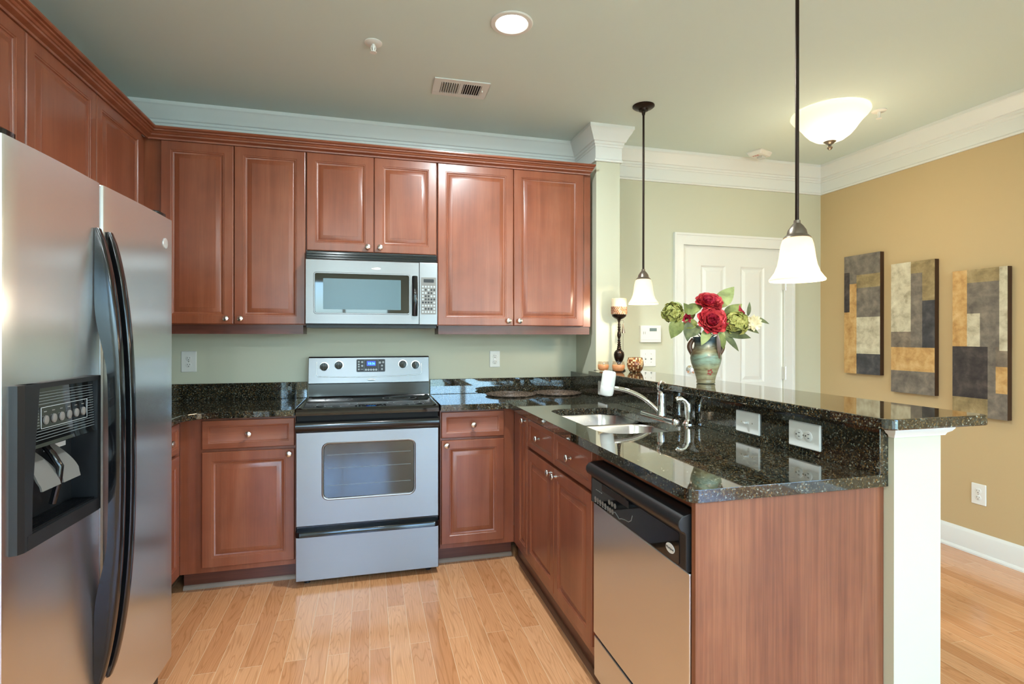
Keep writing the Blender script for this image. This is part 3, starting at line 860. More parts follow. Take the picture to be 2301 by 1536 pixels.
# ------------------------------------------------------------------ range
def make_range():
    r = thing('range', 'freestanding stainless electric range with black glass cooktop between the base cabinets', 'range', (0, 0, 0))
    x0, x1 = -0.371, 0.3665
    MB().box(x0 + 0.002, x1 - 0.002, -0.585, -0.03, 0.030, 0.905).build('body', M['blackmatte'], r)
    for x in (x0 + 0.05, x1 - 0.05):
        for y in (-0.54, -0.1):
            MB().lathe([(0.016, 0), (0.016, 0.012), (0.010, 0.014), (0.010, 0.031)], 12, (x, y, 0)).build('foot', M['blackmatte'], r)
    # cooktop
    mb = MB()
    rr = [(x0, 0.892), (x0, 0.920), (x0 + 0.006, 0.930), (x0 + 0.02, 0.9315), (x0 + 0.035, 0.9265), (x1 - 0.035, 0.9265), (x1 - 0.02, 0.9315), (x1 - 0.006, 0.930), (x1, 0.920), (x1, 0.892)]
    mb.rings([[(x, -0.09, z) for x, z in rr], [(x, -0.600, z) for x, z in rr], [(x, -0.612, min(z, 0.924)) for x, z in rr], [(x, -0.618, min(z, 0.912)) for x, z in rr]])
    ct = mb.build('cooktop', M['blackglass'], r, smooth=25)
    for cx, cy, rad in ((-0.175, -0.450, 0.108), (0.185, -0.450, 0.092), (-0.180, -0.215, 0.078), (0.175, -0.215, 0.100)):
        mb = MB()
        for q in (rad, rad * 0.62):
            mb.lathe([(q - 0.0016, 0), (q + 0.0016, 0), (q + 0.0016, 0.0003), (q - 0.0016, 0.0003), (q - 0.0016, 0)], 48, (cx, cy, 0.9268), cap=False)
        mb.build('burner_ring', M['ringprint'], ct)
    # oven door
    yf = -0.612
    mb = MB()
    wx0, wx1, wz0, wz1 = -0.238, 0.235, 0.451, 0.743
    def ringxz(pts, y): return [(x, y, z) for x, z in pts]
    N = 6
    def rect_like(a, b, c, d):
        # same vertex count as the rounded opening, points spread on the outer rectangle
        pts = []
        for (cx, cz), q in zip(((b, d), (a, d), (a, c), (b, c)), range(4)):
            pts += [(cx, cz)] * (N + 1)
        return pts
    opening = lambda i, r: round_rect(wx0 + i, wx1 - i, wz0 + i, wz1 - i, r, N)
    outer = lambda i: rect_like(x0 + i, x1 - i, 0.316 + i, 0.806 - i)
    mb.rings([ringxz(outer(0), -0.586), ringxz(outer(0), yf + 0.004), ringxz(outer(0.004), yf), ringxz(opening(-0.006, 0.036), yf), ringxz(opening(-0.002, 0.032), yf - 0.002),
              ringxz(opening(0.003, 0.028), yf), ringxz(opening(0.008, 0.024), yf + 0.012)], cap=False)
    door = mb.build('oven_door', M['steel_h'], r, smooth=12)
    mb = MB(); mb.rings([ringxz(opening(0.004, 0.026), yf + 0.006), ringxz(opening(0.004, 0.026), yf + 0.012)])
    win = mb.build('window', M['ovenglass'], door)
    mb = MB()
    for z in (0.520, 0.610, 0.680):
        mb.box(wx0 + 0.02, wx1 - 0.02, yf + 0.0052, yf + 0.006, z, z + 0.0018)
    mb.build('oven_rack', M['ringprint'], door)
    # dark recess and wide black handle above the door
    MB().box(x0 + 0.004, x1 - 0.004, -0.604, -0.586, 0.8065, 0.893).build('vent_strip', M['darkgap'], r)
    mb = MB()
    pr = [(-0.606, 0.8075), (-0.622, 0.8085), (-0.634, 0.816), (-0.640, 0.830), (-0.640, 0.846), (-0.634, 0.858), (-0.622, 0.863), (-0.606, 0.864)]
    mb.rings([[(x, y, z) for y, z in pr] for x in (x0 + 0.001, x1 - 0.001)])
    mb.build('door_handle', M['black'], r, smooth=40)
    # drawer and its black lip handle
    mb = MB().box(x0, x1, yf, -0.586, 0.034, 0.268)
    dr = mb.build('drawer', M['steel_h'], r, bevel=0.003)
    mb = MB()
    rr = round_rect(x0 - 0.002, x1 + 0.002, -0.642, -0.588, 0.028, 6)
    mb.rings([[(x, y, 0.270) for x, y in rr], [(x, y, 0.290) for x, y in rr], [(x * 0.995, y + 0.004, 0.296) for x, y in rr]])
    mb.box(x0 + 0.004, x1 - 0.004, -0.600, -0.588, 0.296, 0.315)
    mb.build('drawer_handle', M['black'], dr, smooth=40)
    # backguard
    mb = MB()
    pr = [(-0.028, 0.915), (-0.098, 0.915), (-0.095, 0.924), (-0.088, 0.934), (-0.085, 1.010), (-0.028, 1.010)]
    mb.rings([[(x, y, z) for y, z in pr] for x in (-0.3625, 0.3665)])
    mb.build('backguard_base', M['black'], r, smooth=20)
    ya, yb = -0.090, -0.070
    def face_y(z): return ya + (yb - ya) * (z - 1.008) / (1.176 - 1.008)
    mb = MB()
    pr = [(-0.028, 1.008), (ya + 0.004, 1.008), (ya, 1.012), (face_y(1.168), 1.168), (yb + 0.006, 1.176), (-0.028, 1.176)]
    mb.rings([[(x, y, z) for y, z in pr] for x in (-0.365, 0.3685)])
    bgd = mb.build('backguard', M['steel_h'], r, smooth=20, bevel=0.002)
    # embossed curved line
    path = [(-0.318, 1.145), (-0.318, 1.066), (-0.312, 1.056), (-0.30, 1.0535), (-0.15, 1.049), (0.0, 1.0475), (0.15, 1.050), (0.29, 1.057), (0.312, 1.061), (0.319, 1.07), (0.319, 1.13)]
    MB().tube([(x, face_y(z) + 0.0003, z) for x, z in path], 0.0028, 8).build('embossed_line', M['steel_edge'], bgd, smooth=60)
    for x, z in ((-0.274, 1.115), (-0.188, 1.123), (0.202, 1.125), (0.282, 1.119)):
        y = face_y(z)
        mb = MB().lathe([(0.029, 0.0), (0.029, 0.0015), (0.0245, 0.0025)], 28, (x, y, z), 'Y', mi=1)
        mb.lathe([(0.024, 0.002), (0.0235, 0.012), (0.021, 0.014), (0.001, 0.0145)], 28, (x, y, z), 'Y', mi=0)
        mb.box(x - 0.0045, x + 0.0045, y - 0.026, y - 0.014, z - 0.021, z + 0.021, 0)
        mb.box(x - 0.0008, x + 0.0008, y - 0.0264, y - 0.026, z + 0.004, z + 0.021, 2)
        mb.build('knob', [M['black'], M['steel_edge'], M['print']], r, smooth=30)
    mb = MB(); z0, z1 = 1.080, 1.158
    tilt = (yb - ya) / (1.176 - 1.008)
    mb.T = Matrix(((1, 0, 0, 0), (0, 1, tilt, face_y(0)), (0, 0, 1, 0), (0, 0, 0, 1)))
    plate_mb(mb, -0.082, 0.092, z0, z1, -0.003, 0.001, 0.006)
    disp = mb.build('control_display', M['blackmatte'], bgd)
    mb = MB(); mb.T = Matrix(((1, 0, 0, 0), (0, 1, tilt, face_y(0)), (0, 0, 1, 0), (0, 0, 0, 1)))
    plate_mb(mb, -0.020, 0.034, 1.117, 1.147, -0.0036, -0.0029, 0.003, mi=0)
    for x, z, q in ([(-0.068, z, .0055) for z in (1.143, 1.127, 1.113, 1.096)] + [(-0.048, z, .0065) for z in (1.141, 1.118)]
                    + [(-0.025 + 0.0155 * k, 1.093, .0068) for k in range(5)] + [(0.060, 1.137, .0075), (0.080, 1.139, .0065), (0.073, 1.118, .006), (0.073, 1.096, .006)]):
        mb.lathe([(q, 0.0030), (q, 0.0036)], 14, (x, 0, z), 'Y', mi=1)
    mb.box(-0.057, -0.041, -0.0036, -0.003, 1.095, 1.0975, 1)
    for a, b, c, d in ((-0.036, -0.0352, 1.083, 1.154), (0.050, 0.0508, 1.083, 1.154), (-0.036, 0.0508, 1.1535, 1.1541)):
        mb.box(a, b, -0.0034, -0.003, c, d, 1)
    mb.build('keypad', [M['display'], M['print']], bgd)
    text('clock_digits', '10:36', 0.020, M['digit'], bgd, (0.008, face_y(1.132) - 0.0042, 1.131), (PI / 2 - math.atan(tilt), 0, 0))
    mb = MB(); mb.lathe([(0.026, 0.0), (0.025, 0.0025), (0.020, 0.0035), (0.001, 0.0036)], 28, (0.007, face_y(1.031), 0), 'Y')
    mb.v = [(x, y, 1.031 + z * 0.30) for x, y, z in mb.v]
    mb.build('badge', M['logo'], bgd, smooth=40)
    text('badge_text', 'Whirlpool', 0.0085, M['badge_ink'], bgd, (0.007, face_y(1.031) - 0.0040, 1.0312), (PI / 2 - math.atan(tilt), 0, 0), 0.0002)
make_range()

# ------------------------------------------------------------------ microwave
def make_microwave():
    x0, x1, z0, z1 = -0.348, 0.3835, 1.352, 1.785
    m = thing('microwave', 'stainless over-the-range microwave mounted under the short wall cabinet', 'microwave', (0, 0, 0))
    MB().box(x0 + 0.002, x1 - 0.002, -0.362, -0.004, z0, z1).build('body', M['blackmatte'], m)
    mb = MB()
    for k in range(3):
        mb.box(x0 + 0.004, x1 - 0.004, -0.374 - 0.0, -0.362, 1.742 + k * 0.014, 1.750 + k * 0.014)
    mb.build('vent_grille', M['black'], m)
    zb, zt, yf, yb = 1.372, 1.734, -0.408, -0.363
    xs = 0.2765
    gx0, gx1, gz0, gz1 = -0.297, 0.218, 1.436, 1.655
    N = 5
    def rl(a, b, c, d):
        pts = []
        for cx, cz in ((b, d), (a, d), (a, c), (b, c)): pts += [(cx, cz)] * (N + 1)
        return pts
    rg = lambda pts, y: [(x, y, z) for x, z in pts]
    op = lambda i, r: round_rect(gx0 + i, gx1 - i, gz0 + i, gz1 - i, r, N)
    mb = MB()
    mb.rings([rg(rl(x0, xs, zb, zt), yb), rg(rl(x0, xs, zb, zt), yf + 0.004), rg(rl(x0 + .003, xs - .0015, zb + .003, zt - .003), yf),
              rg(op(-0.008, 0.016), yf), rg(op(-0.006, 0.014), yf - 0.003), rg(op(-0.001, 0.010), yf - 0.003), rg(op(0.001, 0.008), yf + 0.004)], cap=False)
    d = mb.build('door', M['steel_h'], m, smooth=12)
    mb = MB(); mb.rings([rg(op(0, 0.009), yf + 0.002), rg(op(0, 0.009), yf + 0.006)])
    mb.build('window_frame', M['blackglass'], d)
    mb = MB(); plate_mb(mb, -0.254, 0.172, 1.455, 1.628, yf + 0.0014, yf + 0.0022, 0.003)
    mb.build('window', M['mwglass'], d)
    # handle
    mb = MB()
    for z in (1.445, 1.632):
        mb.box(0.240, 0.262, yf - 0.016, yf + 0.001, z - 0.010, z + 0.010)
    path = [(0.251, yf - 0.008 - 0.020 * math.sin(PI * k / 12), 1.423 + (1.652 - 1.423) * k / 12) for k in range(13)]
    mb.tube(path, 0.0155, 12, flat=0.55, up=(0, 1, 0))
    mb.build('handle', M['black'], d, smooth=50)
    mb = MB()
    mb.lathe([(0.027, 0.0), (0.026, 0.0018), (0.020, 0.0026), (0.001, 0.003)], 28, (0.032, yf, 0), 'Y')
    mb.v = [(x, y, 1.690 + z * 0.32) for x, y, z in mb.v]
    mb.build('badge', M['logo'], d, smooth=40)
    text('badge_text', 'Whirlpool', 0.0085, M['badge_ink'], d, (0.032, yf - 0.0033, 1.690), ext=0.0002)
    # control panel
    cp_ = MB().box(xs + 0.001, x1, yf, yb, zb, zt).build('control_panel', M['steel_h'], m, bevel=0.002)
    mb = MB(); plate_mb(mb, 0.287, 0.375, 1.432, 1.648, yf - 0.0012, yf + 0.0005, 0.005)
    mb.build('keypad', M['greyplastic'], cp_)
    mb = MB(); plate_mb(mb, 0.302, 0.362, 1.618, 1.638, yf - 0.0020, yf - 0.0011, 0.004, mi=0)
    rnd = random.Random(4)
    for j in range(9):
        for k in range(5):
            mb.lathe([(0.0058, 0.0011), (0.0056, 0.0018)], 10, (0.298 + 0.0165 * k, yf, 1.446 + 0.0185 * j), 'Y', mi=1 if rnd.random() < 0.6 else 0)
    mb.build('keypad_keys', [M['blackmatte'], M['print']], cp_)  # display and all the round keys, built as one mesh
make_microwave()

# ------------------------------------------------------------------ dishwasher
def make_dishwasher():
    d = thing('dishwasher', 'stainless dishwasher with a black control panel in the peninsula', 'dishwasher', (XF, -1.736, 0), -PI / 2)
    w = 0.614
    MB().box(0.004, w - 0.004, 0.035, 0.560, 0.100, 0.868).build('tub', M['blackmatte'], d)
    mb = MB().box(0.0, w, 0.0, 0.034, 0.218, 0.694)
    mb.build('door_panel', M['steel'], d, bevel=0.003)
    MB().box(0.0, w, 0.003, 0.034, 0.060, 0.205).build('lower_panel', M['steel'], d, bevel=0.002)
    MB().box(0.01, w - 0.01, 0.055, 0.07, 0.0, 0.0995).build('toe_panel', M['blackmatte'], d)
    pr = [(0.034, 0.697), (-0.004, 0.697), (-0.010, 0.702), (-0.010, 0.795), (-0.014, 0.800), (-0.026, 0.806), (-0.032, 0.818), (-0.030, 0.832), (-0.020, 0.843), (0.0, 0.848), (0.034, 0.848)]
    mb = MB(); mb.rings([[(x, y, z) for y, z in pr] for x in (0.001, w - 0.001)])
    cpn = mb.build('control_panel', M['blackmatte'], d, smooth=40, bevel=0.002)
    mb = MB(); plate_mb(mb, 0.016, w - 0.03, 0.706, 0.790, -0.0118, -0.0095, 0.006)
    mb.build('glossy_fascia', M['blackglass'], cpn)
    mb = MB()
    for bx, bz in [(0.045 + 0.021 * k, 0.722) for k in range(5)] + [(0.160 + 0.022 * k, 0.744) for k in range(3)] + [(0.150 + 0.018 * k, 0.719) for k in range(3)]:
        MB().lathe([(0.0085, 0.0), (0.0085, 0.0008), (0.0070, 0.0009), (0.0066, 0.0004), (0.001, 0.0004)], 14, (bx, -0.0119, bz), 'Y').build('button', M['greyplastic'], cpn)
    for k in range(5): mb.box(0.039 + 0.021 * k, 0.051 + 0.021 * k, -0.0126, -0.0118, 0.7105, 0.7125)
    mb.build('button_legend', M['print'], cpn); mb = MB()
    for k in range(4): mb.box(0.050 + 0.014 * k, 0.059 + 0.014 * k, -0.0126, -0.0118, 0.756, 0.7575)
    mb.build('display_legend', M['print'], cpn)
    pts = [(0.185, 0.716), (0.205, 0.724), (0.222, 0.718), (0.235, 0.712), (0.252, 0.718), (0.275, 0.722), (0.300, 0.724), (0.318, 0.734), (0.326, 0.752)]
    MB().tube([(x, -0.0120, z) for x, z in pts], 0.0013, 6).build('swirl_print', M['ringprint'], cpn)
    MB().box(0.10, 0.30, -0.0124, -0.0118, 0.766, 0.788).build('latch_recess', M['blackmatte'], cpn)
    mb = MB(); mb.lathe([(0.0215, 0.0), (0.021, 0.0015), (0.001, 0.0016)], 28, (0, -0.0119, 0), 'Y')
    mb.v = [(0.542 + x, y, 0.735 + z * 0.62) for x, y, z in mb.v]
    mb.build('badge', M['badge_white'], cpn, smooth=40)
    text('badge_text', 'Whirlpool', 0.0095, M['badge_ink'], cpn, (0.542, -0.0139, 0.735), ext=0.0002)
    # strip under the worktop
    MB().box(-0.002, w + 0.002, 0.030, 0.045, 0.853, 0.8855).build('filler_strip', M['cherry'], d)
make_dishwasher()

# ------------------------------------------------------------------ refrigerator
def make_fridge():
    W, GZ, ZTOP = 0.905, 0.112, 1.735
    ang = math.atan2(-0.714 + 0.750, 0.912)
    f = thing('refrigerator', 'side-by-side stainless refrigerator with black handles and an ice dispenser', 'refrigerator', (-0.751, -2.205, 0), PI / 2 - ang)
    # local: x 0..W to the right (toward the back wall), y 0 door front, +y back
    MB().box(0.006, W - 0.006, 0.066, 0.700, 0.040, 1.722).build('body', M['greyplastic'], f, bevel=0.004)
    MB().box(0.010, W - 0.010, 0.045, 0.066, 0.016, 0.104).build('base_grille', M['blackmatte'], f)
    for x in (0.06, W - 0.06):
        for y in (0.10, 0.62):
            MB().lathe([(0.02, 0), (0.02, 0.041)], 12, (x, y, 0)).build('foot', M['blackmatte'], f)
    xm = 0.402
    T = 0.060
    def door_outline(a, b):
        """plan outline, rounded front corners, slight bow"""
        r = 0.012; pts = [(a, T)]
        pts += [(a + r - r * math.cos(t), r - r * math.sin(t)) for t in (0, R(30), R(60), R(90))]
        n = 8
        for k in range(1, n):
            u = k / n
            pts.append((a + r + (b - a - 2 * r) * u, -0.004 * math.sin(PI * u)))
        pts += [(b - r + r * math.sin(t), r - r * math.cos(t)) for t in (0, R(30), R(60), R(90))]
        pts.append((b, T))
        return pts
    # freezer door with dispenser opening
    a, b = 0.0, xm - 0.004
    dx0, dx1, dz0, dz1 = 0.030, 0.362, 0.842, 1.192
    mb = MB()
    ol = door_outline(a, b)
    for z0, z1 in ((GZ, dz0), (dz1, ZTOP)):
        mb.rings([[(x, y, z0) for x, y in ol], [(x, y, z1) for x, y in ol]])
    left = [p for p in ol if p[0] <= dx0]
    right = [p for p in ol if p[0] >= dx1]
    lp = left + [(dx0, -0.001), (dx0, T)]
    rp = [(dx1, T), (dx1, -0.001)] + right
    for pl in (lp, rp):
        mb.rings([[(x, y, dz0) for x, y in pl], [(x, y, dz1) for x, y in pl]])
    mb.box(dx0, dx1, T - 0.004, T, dz0, dz1)
    fd = mb.build('freezer_door', M['steel'], f, smooth=25)
    mb = MB(); ol2 = door_outline(xm + 0.004, W)
    mb.rings([[(x, y, GZ) for x, y in ol2], [(x, y, ZTOP) for x, y in ol2]])
    rd = mb.build('fridge_door', M['steel'], f, smooth=25)
    # handles
    def handle(parent, xc):
        mb = MB()
        zc, hh = 0.965, 0.640
        n = 40; rings = []
        for k in range(n + 1):
            u = -1 + 2 * k / n
            z = zc + hh * u
            yo = -0.010 - 0.060 * (1 - abs(u) ** 2.6) ** 0.8
            grip = max(0.0, min(1.0, (0.70 - abs(u)) / 0.34))
            grip = grip * grip * (3 - 2 * grip)
            yi = -0.003 + (yo + 0.032 + 0.003) * grip
            if yi < yo + 0.006: yi = yo + 0.006
            hw = 0.0150 - 0.003 * (abs(u) ** 6)
            sq = []
            for c_, s_ in ((1, -1), (1, 1), (-1, 1), (-1, -1)):
                pass
            e = 0.005
            sq = [(xc - hw, yi), (xc - hw, yo + e), (xc - hw + e * 0.3, yo + e * 0.3), (xc - hw + e, yo), (xc + hw - e, yo), (xc + hw - e * 0.3, yo + e * 0.3), (xc + hw, yo + e), (xc + hw, yi)]
            rings.append([(x, y, z) for x, y in sq])
        mb.rings(rings)
        return mb.build('handle', M['black'], parent, smooth=45)
    handle(fd, xm - 0.032)
    handle(rd, xm + 0.032)
    # hinge covers
    for x0_, x1_ in ((0.012, 0.085), (W - 0.085, W - 0.012)):
        mb = MB()
        rr = round_rect(x0_, x1_, 0.012, 0.11, 0.025, 5)
        mb.rings([[(x, y, ZTOP) for x, y in rr], [(x, y, ZTOP + 0.018) for x, y in rr], [((x - (x0_ + x1_) / 2) * 0.8 + (x0_ + x1_) / 2, (y - 0.06) * 0.8 + 0.06, ZTOP + 0.024) for x, y in rr]])
        mb.build('hinge_cover', M['black'], f, smooth=35)
    # badge
    MB().lathe([(0.019, 0.0), (0.019, 0.002), (0.016, 0.003), (0.001, 0.003)], 28, (W - 0.075, -0.002, 1.640), 'Y').build('badge', M['logo'], rd, smooth=40)
    # dispenser
    cx0, cx1 = dx0 + 0.052, dx1 - 0.016
    zsplit = 1.045
    mb = MB()
    yo = -0.020
    # protruding surround: left cheek, right cheek, top, bottom lip
    mb.rings([[(dx0 - 0.008, 0.004, z), (dx0 - 0.002, yo + 0.006, z), (dx0 + 0.012, yo, z), (cx0 + o_, yo + 0.002, z), (cx0 + o_ + 0.006, 0.052, z), (dx0 - 0.004, 0.052, z)]
              for z, o_ in ((dz0 - 0.010, -0.012), (0.95, -0.010), (1.06, 0.0), (dz1 + 0.006, 0.016))])
    mb.rings([[(cx1, 0.052, z), (cx1, yo + 0.004, z), (dx1 - 0.004, yo + 0.002, z), (dx1 + 0.006, yo + 0.010, z), (dx1 + 0.010, 0.004, z), (dx1 + 0.004, 0.052, z)] for z in (dz0 - 0.010, dz1 + 0.006)])
    mb.box(cx0 - 0.03, cx1, yo + 0.002, 0.052, dz1 - 0.006, dz1 + 0.006)
    mb.box(cx0 - 0.03, cx1, yo, 0.052, dz0 - 0.010, dz0 + 0.022)
    mb.build('dispenser_surround', M['blackmatte'], fd, smooth=25)
    mb = MB()
    pr = [(0.045, zsplit), (-0.004, zsplit), (-0.012, zsplit + 0.004), (-0.010, zsplit + 0.014), (-0.004, dz1 - 0.006), (0.045, dz1 - 0.006)]
    mb.rings([[(x, y, z) for y, z in pr] for x in (cx0 - 0.012, cx1)])
    mb.build('dispenser_panel', M['blackglass'], fd, smooth=20)
    def py(z): return -0.010 + 0.006 * (z - zsplit - 0.014) / (dz1 - 0.006 - zsplit - 0.014)
    mb = MB()
    for k in range(17):
        z = zsplit + 0.020 + k * 0.0068
        if 1.088 < z < 1.142:
            mb.box(cx0 + 0.004, cx0 + 0.030, py(z) - 0.0008, py(z) + 0.001, z, z + 0.0012)
            mb.box(cx1 - 0.030, cx1 - 0.004, py(z) - 0.0008, py(z) + 0.001, z, z + 0.0012)
        else:
            mb.box(cx0 + 0.006, cx1 - 0.004, py(z) - 0.0008, py(z) + 0.001, z, z + 0.0012)
    mb.build('grille_lines', M['ringprint'], fd)
    bx0, bx1 = cx0 + 0.036, cx1 - 0.036
    mb = MB()
    for q in ((bx0, bx1, 1.090, 1.0912), (bx0, bx1, 1.1388, 1.140), (bx0, bx0 + .0012, 1.09, 1.14), (bx1 - .0012, bx1, 1.09, 1.14)):
        mb.box(q[0], q[1], py(1.11) - 0.0014, py(1.11), q[2], q[3])
    mb.build('button_border', M['print'], fd)
    for k in range(6):
        x = bx0 + 0.018 + (bx1 - bx0 - 0.036) * k / 5
        mb = MB().lathe([(0.0088, 0.0), (0.0085, 0.003), (0.006, 0.004), (0.001, 0.004)], 16, (x, py(1.108), 0), 'Y')
        mb.v = [(a_, b_, 1.109 + c_ * 1.25) for a_, b_, c_ in mb.v]
        mb.box(x - 0.005, x + 0.005, py(1.13) - 0.001, py(1.13), 1.1275, 1.1295)
        mb.build('dispenser_button', M['greyplastic'], fd, smooth=40)
    # recess floor, levers, tray
    mb = MB()
    mb.box(cx0 - 0.012, cx1, 0.046, 0.054, dz0 + 0.02, zsplit)
    mb.build('dispenser_back', M['blackmatte'], fd)
    mb = MB()
    for k in range(9):
        y = -0.010 + k * 0.006
        mb.box(cx0 - 0.008, cx1 - 0.004, y, y + 0.0035, dz0 + 0.022, dz0 + 0.027)
    mb.build('drip_tray', M['black'], fd)
    xc = (cx0 + cx1) / 2 - 0.010
    for s_ in (-0.045, 0.040):
        mb = MB()
        n = 8; rings = []
        for k in range(n + 1):
            u = k / n
            z = zsplit - 0.012 - 0.090 * u
            y = 0.042 - 0.052 * math.sin(u * 1.35)
            hw = 0.016 + 0.024 * math.sin(min(1, u * 1.25) * PI / 2)
            if u > 0.86: hw *= 0.9
            rings.append([(xc + s_ - hw, y + 0.004, z), (xc + s_ + hw, y + 0.004, z), (xc + s_ + hw, y, z), (xc + s_ - hw, y, z)])
        mb.rings(rings)
        mb.build('dispenser_lever', M['lever'], fd, smooth=40)
    mb = MB().tube([(xc - 0.004, 0.03, zsplit - 0.005), (xc - 0.004, 0.012, zsplit - 0.03), (xc - 0.004, -0.004, zsplit - 0.06), (xc - 0.004, 0.0, zsplit - 0.10), (xc - 0.004, 0.012, zsplit - 0.15)], 0.008, 10)
    mb.build('water_tube', M['black'], fd, smooth=60)
    mb = MB().box(cx1 - 0.12, cx1 - 0.03, 0.044, 0.0455, zsplit - 0.028, zsplit - 0.010)
    mb.build('sticker', M['badge_white'], fd)
make_fridge()

# ------------------------------------------------------------------ wall plates
def wall_plate(label, loc, rot, w, h, kind, group=None):
    """local: facing -y, centred"""
    p = thing('wall_outlet' if kind.startswith('outlet') else 'light_switch', label, 'outlet' if kind.startswith('outlet') else 'switch', loc, rot, group)
    mb = MB(); plate_mb(mb, -w / 2, w / 2, -h / 2, h / 2, -0.006, 0.0, 0.004, 4, ease=0.003)
    pl = mb.build('cover_plate', M['plate'], p)
    def socket(cx, cz, turn=False):
        mb = MB(); mb.lathe([(0.0168, 0.0), (0.0168, 0.0075), (0.0155, 0.0082), (0.001, 0.0082)], 24, (cx, 0, cz), 'Y', mi=0)
        def slot(x, z, a, b):
            if turn: x, z, a, b = z, -x, b, a
            mb.box(cx + x - a, cx + x + a, -0.0086, -0.008, cz + z - b, cz + z + b, 1)
        slot(-0.0062, 0.003, 0.0011, 0.0042); slot(0.0062, 0.003, 0.0011, 0.0036); slot(0, -0.0085, 0.0022, 0.0022)
        mb.build('socket', [M['plate'], M['slot']], p, smooth=40)
    if kind == 'outlet':
        socket(0, 0.0195); socket(0, -0.0195)
        MB().lathe([(0.003, 0.006), (0.0028, 0.007)], 10, (0, 0, 0), 'Y').build('screw', M['nickel'], p)
    elif kind == 'outlet_h':
        socket(-0.0195, 0, True); socket(0.0195, 0, True)
        MB().lathe([(0.003, 0.006), (0.0028, 0.007)], 10, (0, 0, 0), 'Y').build('screw', M['nickel'], p)
    elif kind == 'switch_h':
        MB().box(-0.010, 0.010, -0.0075, -0.005, -0.005, 0.005).box(-0.004, 0.006, -0.020, -0.006, -0.003, 0.003).build('toggle', M['plate'], p, bevel=0.001)
        for x in (-0.03, 0.03):
            MB().lathe([(0.003, 0.006), (0.0028, 0.007)], 10, (x, 0, 0), 'Y').build('screw', M['nickel'], p)
    elif kind == 'switch_2':
        for x in (-0.023, 0.023):
            mb = MB().box(x - 0.005, x + 0.005, -0.008, -0.005, -0.011, 0.011, 0).box(x - 0.004, x + 0.004, -0.017, -0.008, 0.001, 0.007, 0)
            mb.box(x - 0.005, x + 0.005, -0.0082, -0.0078, -0.011, -0.004, 1)
            mb.build('toggle', [M['plate'], M['slot']], p)
            for z in (-0.03, 0.03):
                MB().lathe([(0.003, 0.006), (0.0028, 0.007)], 10, (x, 0, z), 'Y').build('screw', M['nickel'], p)
    return p
wall_plate('white wall outlet on the back wall between refrigerator and range', (-1.040, -0.0006, 1.152), 0, 0.082, 0.124, 'outlet')
wall_plate('white wall outlet on the back wall right of the range', (0.823, -0.0006, 1.149), 0, 0.072, 0.112, 'outlet')
wall_plate('white outlet lying sideways in the granite backsplash behind the tap filter', (1.3753, -0.548, 0.985), -PI / 2, 0.128, 0.084, 'outlet_h')
wall_plate('white toggle switch plate lying sideways in the granite right of the sprayer', (1.3753, -1.848, 0.983), -PI / 2, 0.129, 0.081, 'switch_h')
wall_plate('large white outlet lying sideways in the granite near the bar end', (1.3753, -2.120, 0.984), -PI / 2, 0.131, 0.084, 'outlet_h')
wall_plate('white wall outlet low on the tan wall below the paintings', (XR - 0.0006, -1.190, 0.365), -PI / 2, 0.080, 0.124, 'outlet')
wall_plate('white double switch plate under the thermostat', (1.970, YE - 0.0006, 1.145), 0, 0.127, 0.124, 'switch_2')
def thermostat():
    t = thing('thermostat', 'white wall thermostat with a small grey screen left of the entry door', 'thermostat', (1.9825, YE - 0.0006, 1.321))
    mb = MB(); plate_mb(mb, -0.083, 0.083, -0.062, 0.062, -0.026, 0, 0.005, 4, ease=0.004)
    mb.build('housing', M['plate'], t)
    MB().box(-0.013, 0.045, -0.0268, -0.0255, 0.020, 0.043).build('screen', mat('lcd_screen', S(118, 134, 132), 0.3), t)
    for x, z in ((-0.062, 0.012), (-0.048, 0.012), (-0.062, 0.002), (-0.048, 0.002)):
        MB().lathe([(0.003, 0.026), (0.003, 0.0272)], 10, (x, 0, z), 'Y').build('button', M['greyplastic'], t)
    MB().box(-0.08, 0.08, -0.0266, -0.0255, -0.0445, -0.0435).build('seam_line', M['greyplastic'], t)
thermostat()

